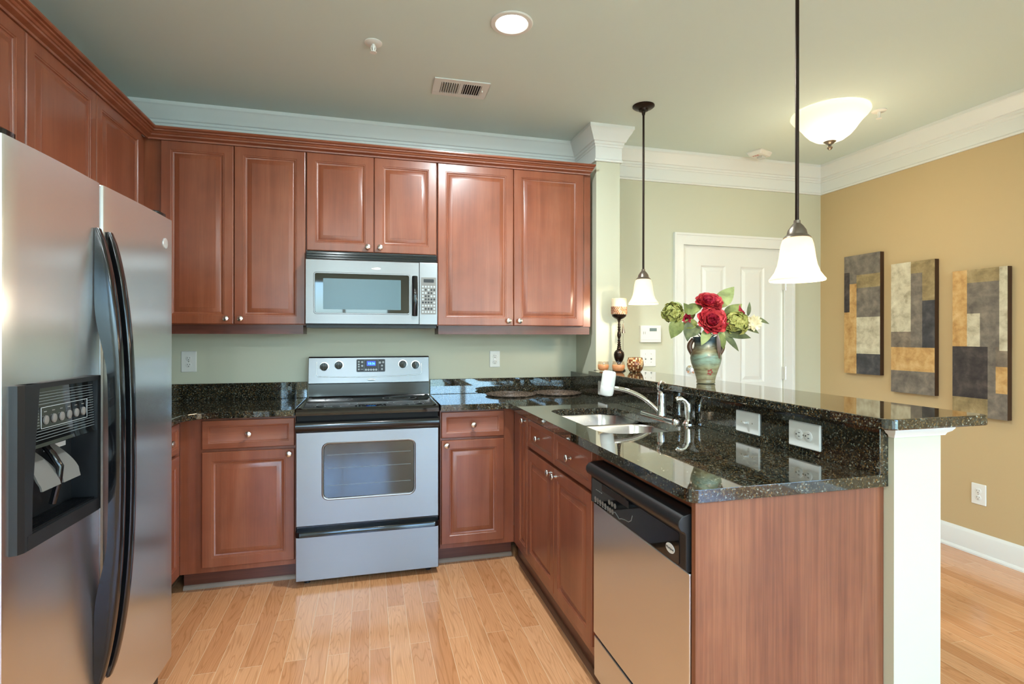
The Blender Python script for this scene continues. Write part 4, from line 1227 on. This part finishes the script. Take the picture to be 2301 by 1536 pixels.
# ------------------------------------------------------------------ pendants and ceiling things
def pendant(label, x, y):
    p = thing('pendant_light', label, 'pendant lamp', (x, y, 0), 0, 'bell pendants over the bar')
    MB().lathe([(0.064, H - 0.0005), (0.064, H - 0.006), (0.054, H - 0.014), (0.030, H - 0.020), (0.026, H - 0.030), (0.012, H - 0.034), (0.008, H - 0.055), (0.001, H - 0.056)], 32).build('canopy', M['bronze'], p, smooth=35)
    MB().lathe([(0.0062, 1.690), (0.0062, H - 0.05)], 12).build('rod', M['bronze'], p, smooth=60)
    MB().lathe([(0.010, 1.700), (0.011, 1.690), (0.020, 1.680), (0.029, 1.666), (0.032, 1.652), (0.041, 1.644), (0.043, 1.640), (0.030, 1.6395)], 28).build('socket_cap', M['pewter'], p, smooth=35)
    prof = [(0.038, 1.640), (0.045, 1.634), (0.050, 1.618), (0.053, 1.600), (0.056, 1.575), (0.061, 1.548), (0.070, 1.524), (0.081, 1.508), (0.0865, 1.501), (0.0875, 1.497), (0.085, 1.4945),
            (0.081, 1.500), (0.068, 1.520), (0.058, 1.546), (0.053, 1.575), (0.050, 1.600), (0.046, 1.618), (0.036, 1.632)]
    MB().lathe(prof, 40, cap=False).build('lamp_shade', M['shade'], p, smooth=60)
    MB().lathe([(0.001, 1.628), (0.012, 1.626), (0.014, 1.610), (0.020, 1.595), (0.024, 1.575), (0.020, 1.555), (0.010, 1.545), (0.001, 1.544)], 20).build('bulb', M['bulb'], p, smooth=60)
    L = bpy.data.lights.new('pendant_glow', 'POINT'); L.energy = 5.5; L.color = (1.0, 0.84, 0.64); L.shadow_soft_size = 0.03
    o = bpy.data.objects.new('pendant_glow', L); C.objects.link(o); o.parent = p; o.location = (0, 0, 1.482)
    return p
pendant('bell-glass pendant lamp hanging over the far end of the bar', 1.556, -0.715)
pendant('bell-glass pendant lamp hanging nearest, its rod running off the top of the photo', 1.399, -2.060)

def flush_light():
    p = thing('flush_ceiling_light', 'bell-shaped alabaster ceiling light glowing in front of the entry door', 'ceiling light', (2.690, -0.925, 0))
    MB().lathe([(0.15, H - 0.0005), (0.15, H - 0.015), (0.10, H - 0.02), (0.001, H - 0.02)], 32).build('ceiling_pan', M['pewter'], p)
    prof = [(0.196, 2.655), (0.212, 2.655), (0.214, 2.646), (0.202, 2.628), (0.175, 2.600), (0.155, 2.575), (0.138, 2.550), (0.112, 2.520), (0.080, 2.497), (0.045, 2.484), (0.012, 2.480)]
    MB().lathe(prof, 48, cap=False).build('glass_dome', M['dome'], p, smooth=60)
    MB().lathe([(0.036, 2.487), (0.034, 2.482), (0.018, 2.470), (0.009, 2.464), (0.008, 2.458), (0.014, 2.452), (0.015, 2.444), (0.009, 2.436), (0.001, 2.434)], 24).build('finial', M['pewter'], p, smooth=40)
    L = bpy.data.lights.new('flush_glow', 'POINT'); L.energy = 1.5; L.color = (1.0, 0.90, 0.72); L.shadow_soft_size = 0.05
    o = bpy.data.objects.new('flush_glow', L); C.objects.link(o); o.parent = p; o.location = (0.02, -0.02, 2.56)
    L = bpy.data.lights.new('flush_fill', 'POINT'); L.energy = 5.0; L.color = (1.0, 0.80, 0.54); L.shadow_soft_size = 0.10
    o = bpy.data.objects.new('flush_fill', L); C.objects.link(o); o.parent = p; o.location = (0, 0, 2.02)  # bare light added in the air below the dome, warms the entry walls
flush_light()

def can_light(label, x, y, e):
    p = thing('recessed_light', label, 'ceiling light', (x, y, 0), 0, 'recessed ceiling lights')
    MB().lathe([(0.092, H - 0.0005), (0.092, H - 0.003), (0.088, H - 0.006), (0.072, H - 0.007), (0.068, H - 0.004), (0.068, H - 0.0005)], 40, cap=False).build('trim_ring', M['trim'], p, smooth=30)
    MB().lathe([(0.0675, H - 0.0012), (0.0675, H - 0.0032), (0.001, H - 0.0042)], 40).build('lens', M['canlens'], p, smooth=30)
    L = bpy.data.lights.new('can_glow', 'AREA'); L.shape = 'DISK'; L.size = 0.13; L.energy = e; L.color = (0.88, 0.97, 1.0)
    o = bpy.data.objects.new('can_glow', L); C.objects.link(o); o.parent = p; o.location = (0, 0, H - 0.012)
can_light('round recessed ceiling light above the kitchen floor', 0.592, -1.324, 26)
can_light('added recessed fill light just behind the viewer', 0.10, -3.75, 8)  # unseen, added as fill for the kitchen fronts
can_light('added recessed fill light in the living area, left one', -0.5, -5.6, 40)  # unseen, added to brighten the kitchen from behind
can_light('added recessed fill light in the living area, right one', 1.9, -5.6, 40)  # unseen fill like the left one, added for brightness

def sprinkler(label, x, y):
    p = thing('fire_sprinkler', label, 'sprinkler', (x, y, 0), 0, 'ceiling sprinklers')
    MB().lathe([(0.040, H - 0.0005), (0.040, H - 0.004), (0.030, H - 0.009), (0.016, H - 0.010), (0.001, H - 0.010)], 28).build('escutcheon', M['plate'], p, smooth=35)
    mb = MB().lathe([(0.008, H - 0.009), (0.008, H - 0.022), (0.005, H - 0.026), (0.004, H - 0.045)], 12)
    for s_ in (-1, 1):
        mb.tube([(s_ * 0.008, 0, H - 0.014), (s_ * 0.011, 0, H - 0.028), (s_ * 0.004, 0, H - 0.046)], 0.002, 6)
    mb.build('sprinkler_frame', M['plate'], p, smooth=40)
    MB().lathe([(0.0155, H - 0.045), (0.0155, H - 0.047), (0.001, H - 0.0475)], 20).build('deflector', M['plate'], p)
sprinkler('white fire sprinkler on the kitchen ceiling left of the recessed light', 0.013, -1.010)
sprinkler('white fire sprinkler on the ceiling right of the alabaster light', 2.956, -1.020)

def vent():
    p = thing('ceiling_vent', 'white louvred air vent in the kitchen ceiling', 'vent', (0.477, -0.662, H - 0.0005), R(-1.0))
    a, b = 0.149, 0.098
    mb = MB()
    mb.box(-a, a, b - 0.036, b, -0.006, 0).box(-a, a, -b, -b + 0.036, -0.006, 0).box(-a, -a + 0.040, -b + 0.036, b - 0.036, -0.006, 0).box(a - 0.040, a, -b + 0.036, b - 0.036, -0.006, 0)
    mb.box(-0.010, 0.010, -b + 0.036, b - 0.036, -0.006, 0)
    mb.build('frame', M['trim'], p, bevel=0.0015)
    MB().box(-a + 0.03, a - 0.03, -b + 0.03, b - 0.03, -0.0012, -0.0006).build('duct_shade', M['darkgap'], p)  # flat near-black sheet standing in for the shade inside the duct
    mb = MB()
    for k in range(8):
        for s_ in (-1, 1):
            x = s_ * (0.018 + k * 0.0125)
            t = 0.30 if s_ < 0 else -0.30
            mb.rings([[(x - 0.0015, y, -0.0012), (x + 0.0015, y, -0.0012), (x + 0.0015 + t * 0.012, y, -0.010), (x - 0.0015 + t * 0.012, y, -0.010)] for y in (-b + 0.036, b - 0.036)])
    mb.build('louvres', M['trim'], p)
    MB().box(a - 0.034, a - 0.028, -0.012, 0.012, -0.016, -0.005).build('damper_lever', M['plate'], p)
vent()

def strobe():
    p = thing('fire_alarm_strobe', 'white fire alarm strobe with red lettering on the entry ceiling', 'fire alarm', (2.775, -0.215, H - 0.0005), R(20))
    mb = MB()
    rr = round_rect(-0.075, 0.075, -0.058, 0.058, 0.008, 4)
    mb.rings([[(x, y, 0) for x, y in rr], [(x, y, -0.008) for x, y in rr], [(x * 0.86, y * 0.80, -0.030) for x, y in rr]])
    mb.build('housing', M['plate'], p, smooth=25)
    MB().box(-0.008, 0.038, -0.030, 0.018, -0.048, -0.029).build('strobe_lens', mat('clear_strobe_lens', S(206, 210, 208), 0.12, spec=0.8), p, bevel=0.006)
    text('lettering', 'FIRE', 0.026, mat('red_lettering', S(190, 40, 46), 0.5), p, (-0.036, 0.006, -0.0306), (PI, 0, R(-90)), 0.0003)
strobe()

# ------------------------------------------------------------------ paintings
PAL = {
 'brown': [(0.3, S(92, 82, 72)), (0.5, S(124, 112, 98)), (0.72, S(158, 144, 122))],
 'dark': [(0.3, S(40, 36, 40)), (0.5, S(62, 56, 56)), (0.72, S(92, 84, 78))],
 'gold': [(0.3, S(158, 116, 64)), (0.5, S(196, 156, 98)), (0.72, S(216, 184, 132))],
 'cream': [(0.3, S(150, 140, 116)), (0.5, S(196, 188, 162)), (0.72, S(220, 214, 190))],
 'grey': [(0.3, S(86, 80, 74)), (0.5, S(116, 108, 98)), (0.72, S(146, 136, 120))],
 'slate': [(0.3, S(46, 46, 50)), (0.5, S(66, 66, 70)), (0.72, S(96, 94, 92))],
 'olive': [(0.3, S(112, 98, 68)), (0.5, S(146, 128, 90)), (0.72, S(178, 158, 118))],
}
for k, st in PAL.items():
    M['art_' + k] = noisy('artwork_' + k, st, (9, 9, 9), 1.6, rough=0.55, detail=9, dist=0.25)
def painting(label, y_c, z0, blocks):
    w, h, t = 0.296, 0.876, 0.036
    p = thing('abstract_painting', label, 'painting', (XR - 0.0005 - t, y_c + w / 2, z0), -PI / 2, 'abstract block paintings on the tan wall')
    # local x 0..w runs left to right as seen, y 0 front
    MB().box(0, w, 0.0008, t, 0, h).build('canvas_frame', M['canvas_edge'], p, bevel=0.002)
    mb = MB(); keys = []
    for k, x0, x1, z_a, z_b in blocks:
        key = M['art_' + k]
        if key not in keys: keys.append(key)
        x0, x1 = [min(max(v, 0.0), 1.0) for v in (x0, x1)]
        mb.face([(x0 * w, 0, z_b * h), (x1 * w, 0, z_b * h), (x1 * w, 0, z_a * h), (x0 * w, 0, z_a * h)], keys.index(key))
    o = mb.build('painted_face', keys, p)
# blocks: colour, x0, x1, top, bottom measured as height fractions (bottom = 0)
P1 = [('grey', 0, 1, 1.0, 0.86), ('dark', 0, 0.16, 0.86, 0.52), ('grey', 0.16, 0.36, 0.86, 0.76), ('olive', 0.36, 1, 0.83, 0.72), ('grey', 0.36, 1, 0.86, 0.83), ('gold', 0.16, 0.36, 0.76, 0.0),
      ('gold', 0, 0.16, 0.52, 0.0), ('grey', 0.36, 1, 0.72, 0.475), ('cream', 0.36, 1, 0.475, 0.17), ('slate', 0.36, 1, 0.17, 0.0)]
P2 = [('cream', 0, 0.47, 1.0, 0.47), ('olive', 0.47, 1, 1.0, 0.91), ('grey', 0.47, 0.73, 0.91, 0.35), ('olive', 0.73, 1, 0.91, 0.70), ('slate', 0.70, 1, 0.70, 0.35) if False else ('slate', 0.73, 1, 0.70, 0.35),
      ('brown', 0, 0.47, 0.47, 0.35), ('gold', 0, 1, 0.35, 0.17), ('grey', 0, 1, 0.17, 0.0)]
P3 = [('olive', 0.28, 0.86, 1.0, 0.91), ('gold', 0, 0.28, 1.0, 0.475), ('grey', 0.28, 0.86, 0.91, 0.70), ('cream', 0.28, 0.52, 0.70, 0.475), ('grey', 0.52, 0.86, 0.70, 0.475), ('cream', 0.86, 1, 1.0, 0.45),
      ('dark', 0, 0.66, 0.475, 0.125), ('grey', 0.66, 0.80, 0.475, 0.17), ('brown', 0.80, 1, 0.45, 0.345), ('brown', 0.80, 0.86, 0.475, 0.45), ('gold', 0.80, 1, 0.345, 0.17), ('olive', 0, 0.66, 0.125, 0.0), ('grey', 0.66, 1, 0.17, 0.0)]
painting('abstract block painting nearest the entry wall, highest of the three', -0.429, 1.030, P1)
painting('abstract block painting hung between the other two, with a tall pale block', -0.808, 0.926, P2)
painting('abstract block painting lowest of the three, with a big dark brown square', -1.212, 0.830, P3)

# ------------------------------------------------------------------ things on the worktop and the bar
def placemat(label, x, y, rad, ang):
    p = thing('placemat', label, 'placemat', (x, y, ZC + 0.0006), ang, 'round wicker placemats')
    mb = MB()
    n = 13
    for k in range(n):
        r0 = rad * (0.10 + 0.86 * k / (n - 1))
        pts = []
        m = 72
        for j in range(m):
            a = 2 * PI * j / m
            wob = 0.0022 * math.sin(a * 18 + k * PI)
            pts.append(Vector((r0 * math.cos(a), r0 * math.sin(a), 0.0060 + wob + 0.0008 * (k % 3))))
        rings = []
        for j in range(m):
            a = 2 * PI * j / m
            e = Vector((math.cos(a), math.sin(a), 0)); u = Vector((0, 0, 1))
            rings.append([pts[j] + e * math.cos(2 * PI * q / 6) * 0.0041 + u * math.sin(2 * PI * q / 6) * 0.0038 for q in range(6)])
        mb.rings(rings, loop=True)
    mb.lathe([(rad * 0.1, 0.0), (rad * 0.1, 0.006), (0.001, 0.0065)], 16)
    mb.build('woven_coil', M['wicker'], p, smooth=50)
    mb = MB()
    for j in range(30):
        a = 2 * PI * j / 30
        pts = [(rad * q * math.cos(a), rad * q * math.sin(a), 0.0085 + 0.001 * math.sin(q * 40)) for q in (0.12, 0.3, 0.5, 0.7, 0.9, 1.0)]
        mb.tube(pts, 0.0016, 5)
    # scalloped rim
    for j in range(30):
        a0 = 2 * PI * j / 30
        pts = [(rad * (1.0 + 0.035 * math.sin(PI * t)) * math.cos(a0 + 0.21 * t * 2), rad * (1.0 + 0.035 * math.sin(PI * t)) * math.sin(a0 + 0.21 * t * 2), 0.006 + 0.004 * math.sin(PI * t)) for t in (0, .25, .5, .75, 1)]
        mb.tube(pts, 0.0018, 5)
    mb.build('woven_spokes', M['wicker'], p, smooth=50)
    return p
placemat('round dark wicker placemat on the worktop, the one nearer the range', 0.885, -0.195, 0.158, 0.0)
placemat('round dark wicker placemat on the worktop, the one in the corner by the bar', 1.208, -0.188, 0.156, 0.4)

BZ = 1.0877
def glass_candle(label, x, y, r, h):
    p = thing('glass_candle', label, 'candle', (x, y, BZ), 0, 'peach candles in glass cups')
    prof = [(r * 0.55, 0.0), (r * 0.62, 0.002), (r * 0.9, h * 0.22), (r, h * 0.48), (r * 0.97, h * 0.7), (r * 0.90, h * 0.9), (r * 0.92, h)]
    inn = [(a - 0.0025, max(b, 0.004)) for a, b in prof][::-1]
    MB().lathe(prof + inn, 32, cap=False).build('glass_cup', M['clearglass'], p, smooth=60)
    MB().lathe([(r * 0.56, 0.0045), (r * 0.86, h * 0.22), (r * 0.94, h * 0.46), (r * 0.935, h * 0.66), (0.001, h * 0.66)], 32).build('wax', M['peachwax'], p, smooth=40)
    MB().lathe([(0.0012, h * 0.66), (0.001, h * 0.82)], 8).build('wick', M['blackmatte'], p)
glass_candle('peach wax candle in a clear glass cup, the one nearer the wall cabinets', 1.408, -0.480, 0.036, 0.060)
glass_candle('peach wax candle in a clear glass cup, the one touching the mosaic bowl', 1.465, -0.575, 0.040, 0.064)
def mosaic_bowl():
    r, h = 0.051, 0.088
    prof = [(0.030, 0), (0.034, 0.002), (0.046, 0.022), (r, 0.044), (0.049, 0.066), (0.043, 0.084), (0.043, h), (0.040, h), (0.040, 0.082), (0.046, 0.064), (0.048, 0.044), (0.040, 0.020), (0.001, 0.008)]
    o = MB().lathe(prof, 40, cap=False).build('mosaic_bowl', M['mosaic'], smooth=60, loc=(1.565, -0.600, BZ))
    tag(o, 'brown glass mosaic candle bowl on the bar beside the candlestick', 'bowl')
mosaic_bowl()
def candlestick():
    p = thing('candlestick', 'tall turned bronze candlestick with bead collar and tassel on the bar', 'candlestick', (1.530, -0.450, BZ))
    b = BZ
    z = lambda v: v - b
    prof = [(0.040, z(b)), (0.042, z(1.092)), (0.034, z(1.100)), (0.018, z(1.108)), (0.010, z(1.120)), (0.012, z(1.134)), (0.018, z(1.140)), (0.026, z(1.154)), (0.032, z(1.172)), (0.0335, z(1.188)),
            (0.030, z(1.204)), (0.020, z(1.216)), (0.013, z(1.221)), (0.015, z(1.226)), (0.011, z(1.232)), (0.013, z(1.240)), (0.0085, z(1.246)), (0.012, z(1.252)), (0.0075, z(1.258)), (0.011, z(1.266)), (0.007, z(1.272)),
            (0.010, z(1.279)), (0.0065, z(1.286)), (0.009, z(1.296)), (0.0125, z(1.310)), (0.011, z(1.326)), (0.007, z(1.340)), (0.010, z(1.348)), (0.0065, z(1.354)), (0.010, z(1.362)), (0.0065, z(1.370)),
            (0.009, z(1.380)), (0.006, z(1.388)), (0.008, z(1.400)), (0.012, z(1.412)), (0.030, z(1.420)), (0.043, z(1.430)), (0.046, z(1.442)), (0.001, z(1.444))]
    MB().lathe(prof, 28).build('turned_stem', M['bronze'], p, smooth=50)
    rnd = random.Random(7)
    mb = MB()
    for j in range(5):
        for k in range(26):
            a = 2 * PI * (k + 0.5 * (j % 2)) / 26
            rr = 0.0065 * (0.8 + 0.4 * rnd.random())
            mb.lathe([(0.0001, -rr), (rr * .7, -rr * .7), (rr, 0), (rr * .7, rr * .7), (0.0001, rr)], 6, (0.0455 * math.cos(a), 0.0455 * math.sin(a), z(1.450) + j * 0.0095))
    mb.build('bead_collar', M['beads'], p, smooth=60)
    c = MB().lathe([(0.047, z(1.4445)), (0.0475, z(1.541)), (0.044, z(1.545)), (0.010, z(1.541)), (0.001, z(1.541))], 32).build('pillar_candle', M['wax'], p, smooth=40)
    mb = MB().tube([(0.012, 0, z(1.405)), (0.028, 0, z(1.408)), (0.034, 0, z(1.398)), (0.030, 0, z(1.384))], 0.0012, 6)
    mb.lathe([(0.002, z(1.384)), (0.004, z(1.378)), (0.003, z(1.372)), (0.011, z(1.330)), (0.012, z(1.325)), (0.001, z(1.326))], 14, (0.030, 0, 0))
    mb.tube([(0.030, 0, z(1.327)), (0.030, 0.002, z(1.215))], 0.0011, 5).tube([(0.020, 0, z(1.384)), (0.021, -0.002, z(1.215))], 0.0011, 5)
    mb.build('tassel', M['pewter'], p, smooth=50)
candlestick()

# vase and silk flowers
VX, VY = 1.510, -1.390
def vase():
    p = thing('flower_vase', 'two-handled celadon and brown stoneware vase on the raised bar', 'vase', (VX, VY, BZ))
    prof = [(0.036, 0), (0.041, 0.002), (0.042, 0.006), (0.0405, 0.012), (0.044, 0.030), (0.054, 0.062), (0.0645, 0.092), (0.0695, 0.116), (0.067, 0.136), (0.058, 0.156), (0.0525, 0.172), (0.051, 0.186), (0.0535, 0.202), (0.0575, 0.212), (0.058, 0.216),
            (0.054, 0.216), (0.049, 0.200), (0.047, 0.184), (0.054, 0.150), (0.062, 0.116), (0.040, 0.03), (0.001, 0.02)]
    MB().lathe(prof, 48, cap=False).build('vase_body', M['ceramic'], p, smooth=60)
    for s_ in (-1, 1):
        ux, uy = 0.84 * s_, 0.54 * s_ * -1
        pts = []
        for k in range(13):
            t = k / 12
            r = 0.055 + 0.017 * math.sin(PI * min(1, t * 1.05)) * (1 - 0.25 * t) + 0.004 * t
            pts.append((r * ux, r * uy, 0.206 - 0.074 * t))
        MB().tube(pts, [0.0085 - 0.002 * abs(k / 12 - .5) for k in range(13)], 10, flat=1.4).build('vase_handle', M['handle_glaze'], p, smooth=60)
    # small red painted flower
    mb = MB()
    zc, a0 = 0.055, math.atan2(-0.80, -0.20)
    for k in range(5):
        t = 2 * PI * k / 5
        da, dz = 0.16 * math.cos(t), 0.010 * math.sin(t)
        a = a0 + da; zz = zc + dz
        rr = 0.0535 + (zz - 0.062) * 0.33 + 0.0006
        c_ = Vector((rr * math.cos(a), rr * math.sin(a), zz)); nrm = Vector((math.cos(a), math.sin(a), -0.32)).normalized()
        t1 = Vector((-math.sin(a), math.cos(a), 0)); t2 = nrm.cross(t1)
        mb.face([c_ + nrm * 0.0004 + (t1 * math.cos(2 * PI * q / 8) * 0.0055 + t2 * math.sin(2 * PI * q / 8) * 0.0055) for q in range(8)])
    mb.build('painted_flower', mat('painted_red', S(150, 74, 66), 0.4), p)
vase()
U = Vector((math.cos(YAW), -math.sin(YAW), 0)); V = Vector((math.sin(YAW), math.cos(YAW), 0))
def bpos(u, z, v=0.0):
    return U * u + V * v + Vector((0, 0, z - BZ))
def petal(mb, base, d, up, L, W, cup, curl, mi=0, ruf=0.0, rnd=random):
    """curved petal patch starting at base along d, cupping toward up"""
    d = d.normalized(); s = d.cross(up).normalized(); up = s.cross(d).normalized()
    n, m = 5, 5
    ph = rnd.random() * 6
    grid = []
    for i in range(n + 1):
        t = i / n
        w = W * (math.sin(PI * (0.12 + 0.80 * t)) ** 0.7)
        row = []
        for j in range(m):
            q = -1 + 2 * j / (m - 1)
            h = cup * q * q * w + curl * (t ** 2) * L
            e = ruf * L * math.sin(q * 5 + ph) * t
            row.append(base + d * (L * t * (1 - 0.10 * q * q * t)) + s * (w * q) + up * (h + e))
        grid.append(row)
    ids = [mb._add(r) for r in grid]
    for a, b in zip(ids[:-1], ids[1:]):
        for j in range(m - 1):
            mb.f.append((a + j, a + j + 1, b + j + 1, b + j)); mb.m.append(mi)
def frame(n):
    n = n.normalized(); a = n.orthogonal().normalized(); return a, n.cross(a)
def stem_mb(to, rnd):
    a = Vector((0.010 * (rnd.random() - .5), 0.010 * (rnd.random() - .5), 0.030)); b = Vector((to.x * 0.10, to.y * 0.10, 0.205))
    return MB().tube([a, b, b * 0.4 + to * 0.6 + Vector((0, 0, 0.008)), to], 0.0022, 6)
def leaf_mb(mb, base, d, up, L, W, droop=0.25, mi=0):
    d = d.normalized(); s = d.cross(up).normalized(); up = s.cross(d).normalized()
    n = 9; ids = []
    for i in range(n + 1):
        t = i / n
        w = W * (math.sin(PI * min(1, t * 1.02)) ** 0.75) * (1.12 - 0.45 * t) + 0.0004
        c = base + d * (L * t) - up * (droop * L * t * t)
        ids.append(mb._add([c - s * w + up * w * 0.16, c - s * w * .5 + up * w * 0.07, c, c + s * w * .5 + up * w * 0.07, c + s * w + up * w * 0.16]))
    for a, b in zip(ids[:-1], ids[1:]):
        for j in range(4):
            mb.f.append((a + j, a + j + 1, b + j + 1, b + j)); mb.m.append(mi)
TOCAM = (CAM_LOC - Vector((VX, VY, 1.4))).normalized()
def flower_root(name, label, cat, group):
    return thing(name, label, cat, (VX, VY, BZ), 0, group)
def peony(label, u, z, v, rad, nrm, seed, leaves=(), full=True):
    rnd = random.Random(seed)
    p = flower_root('silk_peony', label, 'flower', 'red silk peonies in the vase')
    c = bpos(u, z, v); nrm = nrm.normalized(); a, b = frame(nrm)
    stem_mb(c - nrm * rad * 0.4, rnd).build('stem', M['stem'], p, smooth=60)
    mb = MB()
    rings = ((4, 0.06, 0.50, 0.08, 0.55), (6, 0.14, 0.60, 0.32, 0.5), (8, 0.24, 0.74, 0.62, 0.42), (9, 0.30, 0.88, 0.95, 0.30), (9, 0.34, 1.0, 1.28, 0.10)) if full else ((4, 0.08, 0.6, 0.3, 0.4), (7, 0.2, 0.95, 0.9, 0.2))
    for ri, (n, r0, L, tilt, curl) in enumerate(rings):
        for k in range(n):
            t = 2 * PI * (k + 0.5 * (ri % 2) + 0.25 * rnd.random()) / n
            e = a * math.cos(t) + b * math.sin(t)
            d = nrm * math.cos(tilt) + e * math.sin(tilt)
            base = c - nrm * rad * (0.42 - 0.02 * ri) + e * r0 * rad * 0.45
            up = nrm * math.sin(tilt) - e * math.cos(tilt)
            petal(mb, base, d, up, L * rad * (0.92 + 0.16 * rnd.random()), rad * (0.26 + 0.085 * ri), 0.55, curl * 0.45, 1 if ri < 3 else 0, 0.07, rnd)
    mb.build('bloom', [M['petal'], M['petal_in']], p, smooth=80)
    for (lu, lz, lv, du, dz, L, W, mk) in leaves:
        m2 = MB(); leaf_mb(m2, bpos(lu, lz, lv), U * du + Vector((0, 0, dz)) - V * 0.25, -V * 0.9 + Vector((0, 0, 0.4)), L, W)
        m2.build('leaf', M[mk], p, smooth=80)
    return p
def hydrangea(label, u, z, v, rad, seed, leaves=()):
    rnd = random.Random(seed)
    p = flower_root('silk_hydrangea', label, 'flower', 'green silk hydrangeas in the vase')
    c = bpos(u, z, v)
    stem_mb(c, rnd).build('stem', M['stem'], p, smooth=60)
    mb = MB(); n = 46
    for k in range(n):
        y_ = 1 - 1.75 * (k + 0.5) / n; r_ = math.sqrt(max(0, 1 - y_ * y_)); t = k * 2.39996
        e = Vector((r_ * math.cos(t), r_ * math.sin(t), y_)); a, b = frame(e)
        q = c + e * rad * (0.62 + 0.45 * rnd.random()); w0 = rnd.random() * 3
        for j in range(4):
            g = a * math.cos(w0 + j * PI / 2) + b * math.sin(w0 + j * PI / 2)
            petal(mb, q, g + e * 0.35, e, rad * 0.52, rad * 0.25, 0.45, -0.25, 0, 0.10, rnd)
    mb.build('bloom', M['floret'], p, smooth=80)
    for (lu, lz, lv, du, dz, L, W, mk) in leaves:
        m2 = MB(); leaf_mb(m2, bpos(lu, lz, lv), U * du + Vector((0, 0, dz)) - V * 0.25, -V * 0.9 + Vector((0, 0, 0.4)), L, W)
        m2.build('leaf', M[mk], p, smooth=80)
    return p
ZV = lambda y: 1.3085 - (y - 753.6) / 483.0
F = -V
peony('big open red silk peony in the middle front of the vase', 0.008, 1.378, -0.060, 0.066, F * 0.9 + Vector((0, 0, 0.35)), 3,
      [(-0.005, 1.345, -0.055, -0.45, -0.9, 0.085, 0.024, 'leaf2'), (0.035, 1.345, -0.05, 0.35, -0.9, 0.080, 0.022, 'leaf2')])
peony('red silk peony on top of the bouquet', 0.010, 1.466, -0.015, 0.062, F * 0.75 + Vector((0, 0, 0.8)), 8, [(0.055, 1.440, 0.02, 0.55, 0.75, 0.125, 0.040, 'leaf2')])
peony('red silk peony turned to the right side of the bouquet', 0.160, 1.418, -0.01, 0.046, U * 0.7 + F * 0.3 + Vector((0, 0, 0.5)), 12, [(0.150, 1.365, -0.01, 0.9, -0.35, 0.10, 0.018, 'leaf3')], full=False)
peony('small red silk bloom low on the left of the bouquet', -0.100, 1.388, -0.035, 0.030, F + U * -0.3, 15, [(-0.095, 1.375, -0.04, -0.05, -1.0, 0.090, 0.026, 'leaf3')], full=False)
hydrangea('green silk hydrangea on the left edge of the bouquet', -0.160, 1.412, -0.02, 0.043, 5,
          [(-0.135, 1.385, -0.04, -0.42, -0.85, 0.095, 0.036, 'leaf'), (-0.10, 1.415, 0.0, 0.55, 0.30, 0.09, 0.030, 'leaf')])
hydrangea('green silk hydrangea on the right of the bouquet', 0.120, 1.365, -0.05, 0.046, 6, [(0.06, 1.325, -0.04, 1.0, -0.10, 0.13, 0.026, 'leaf3')])
def sprig(label, seed, pos, leaves, cream=False):
    rnd = random.Random(seed)
    p = flower_root('silk_leaf_sprig', label, 'leaves', 'silk leaf sprigs in the vase')
    c = bpos(*pos)
    stem_mb(c, rnd).build('stem', M['stem'], p, smooth=60)
    for (lu, lz, lv, du, dz, L, W, mk) in leaves:
        m2 = MB(); leaf_mb(m2, bpos(lu, lz, lv), U * du + Vector((0, 0, dz)) - V * 0.2, -V * 0.9 + Vector((0, 0, 0.4)), L, W)
        m2.build('leaf', M[mk], p, smooth=80)
    if cream:
        mb = MB()
        for k in range(16):
            t = 2 * PI * k / 16
            e = U * math.cos(t) + Vector((0, 0, 1)) * math.sin(t)
            petal(mb, c, e + F * (0.5 + 0.4 * (k % 2)), F, 0.040, 0.010, 0.3, -0.2, 0, 0.04, rnd)
        mb.build('cream_bloom', M['cream'], p, smooth=80)
sprig('leaf sprig with a ragged cream bloom at the far right of the bouquet', 21, (0.210, 1.368, -0.02),
      [(0.215, 1.395, 0.0, 1.0, -0.28, 0.085, 0.012, 'leaf3'), (0.195, 1.40, 0.0, 0.12, 0.95, 0.065, 0.010, 'leaf3')], True)
sprig('leaf sprig behind the red blooms on the left of the bouquet', 22, (-0.07, 1.40, 0.03),
      [(-0.06, 1.385, 0.0, -0.4, 0.8, 0.085, 0.030, 'leaf'), (-0.05, 1.37, -0.03, -0.65, -0.1, 0.085, 0.028, 'leaf'), (-0.04, 1.355, -0.04, -0.55, -0.5, 0.075, 0.022, 'leaf3'), (-0.10, 1.43, 0.02, -0.6, 0.35, 0.07, 0.024, 'leaf2')])
sprig('leaf sprig drooping over the right rim of the vase', 23, (0.04, 1.33, -0.05),
      [(0.045, 1.322, -0.055, 0.25, -1.0, 0.075, 0.020, 'leaf'), (0.055, 1.325, -0.05, 0.75, -0.72, 0.115, 0.018, 'leaf3'), (0.030, 1.320, -0.06, 0.10, -1.0, 0.120, 0.010, 'handle_glaze'), (0.085, 1.39, 0.0, 0.4, 0.4, 0.10, 0.034, 'leaf')])
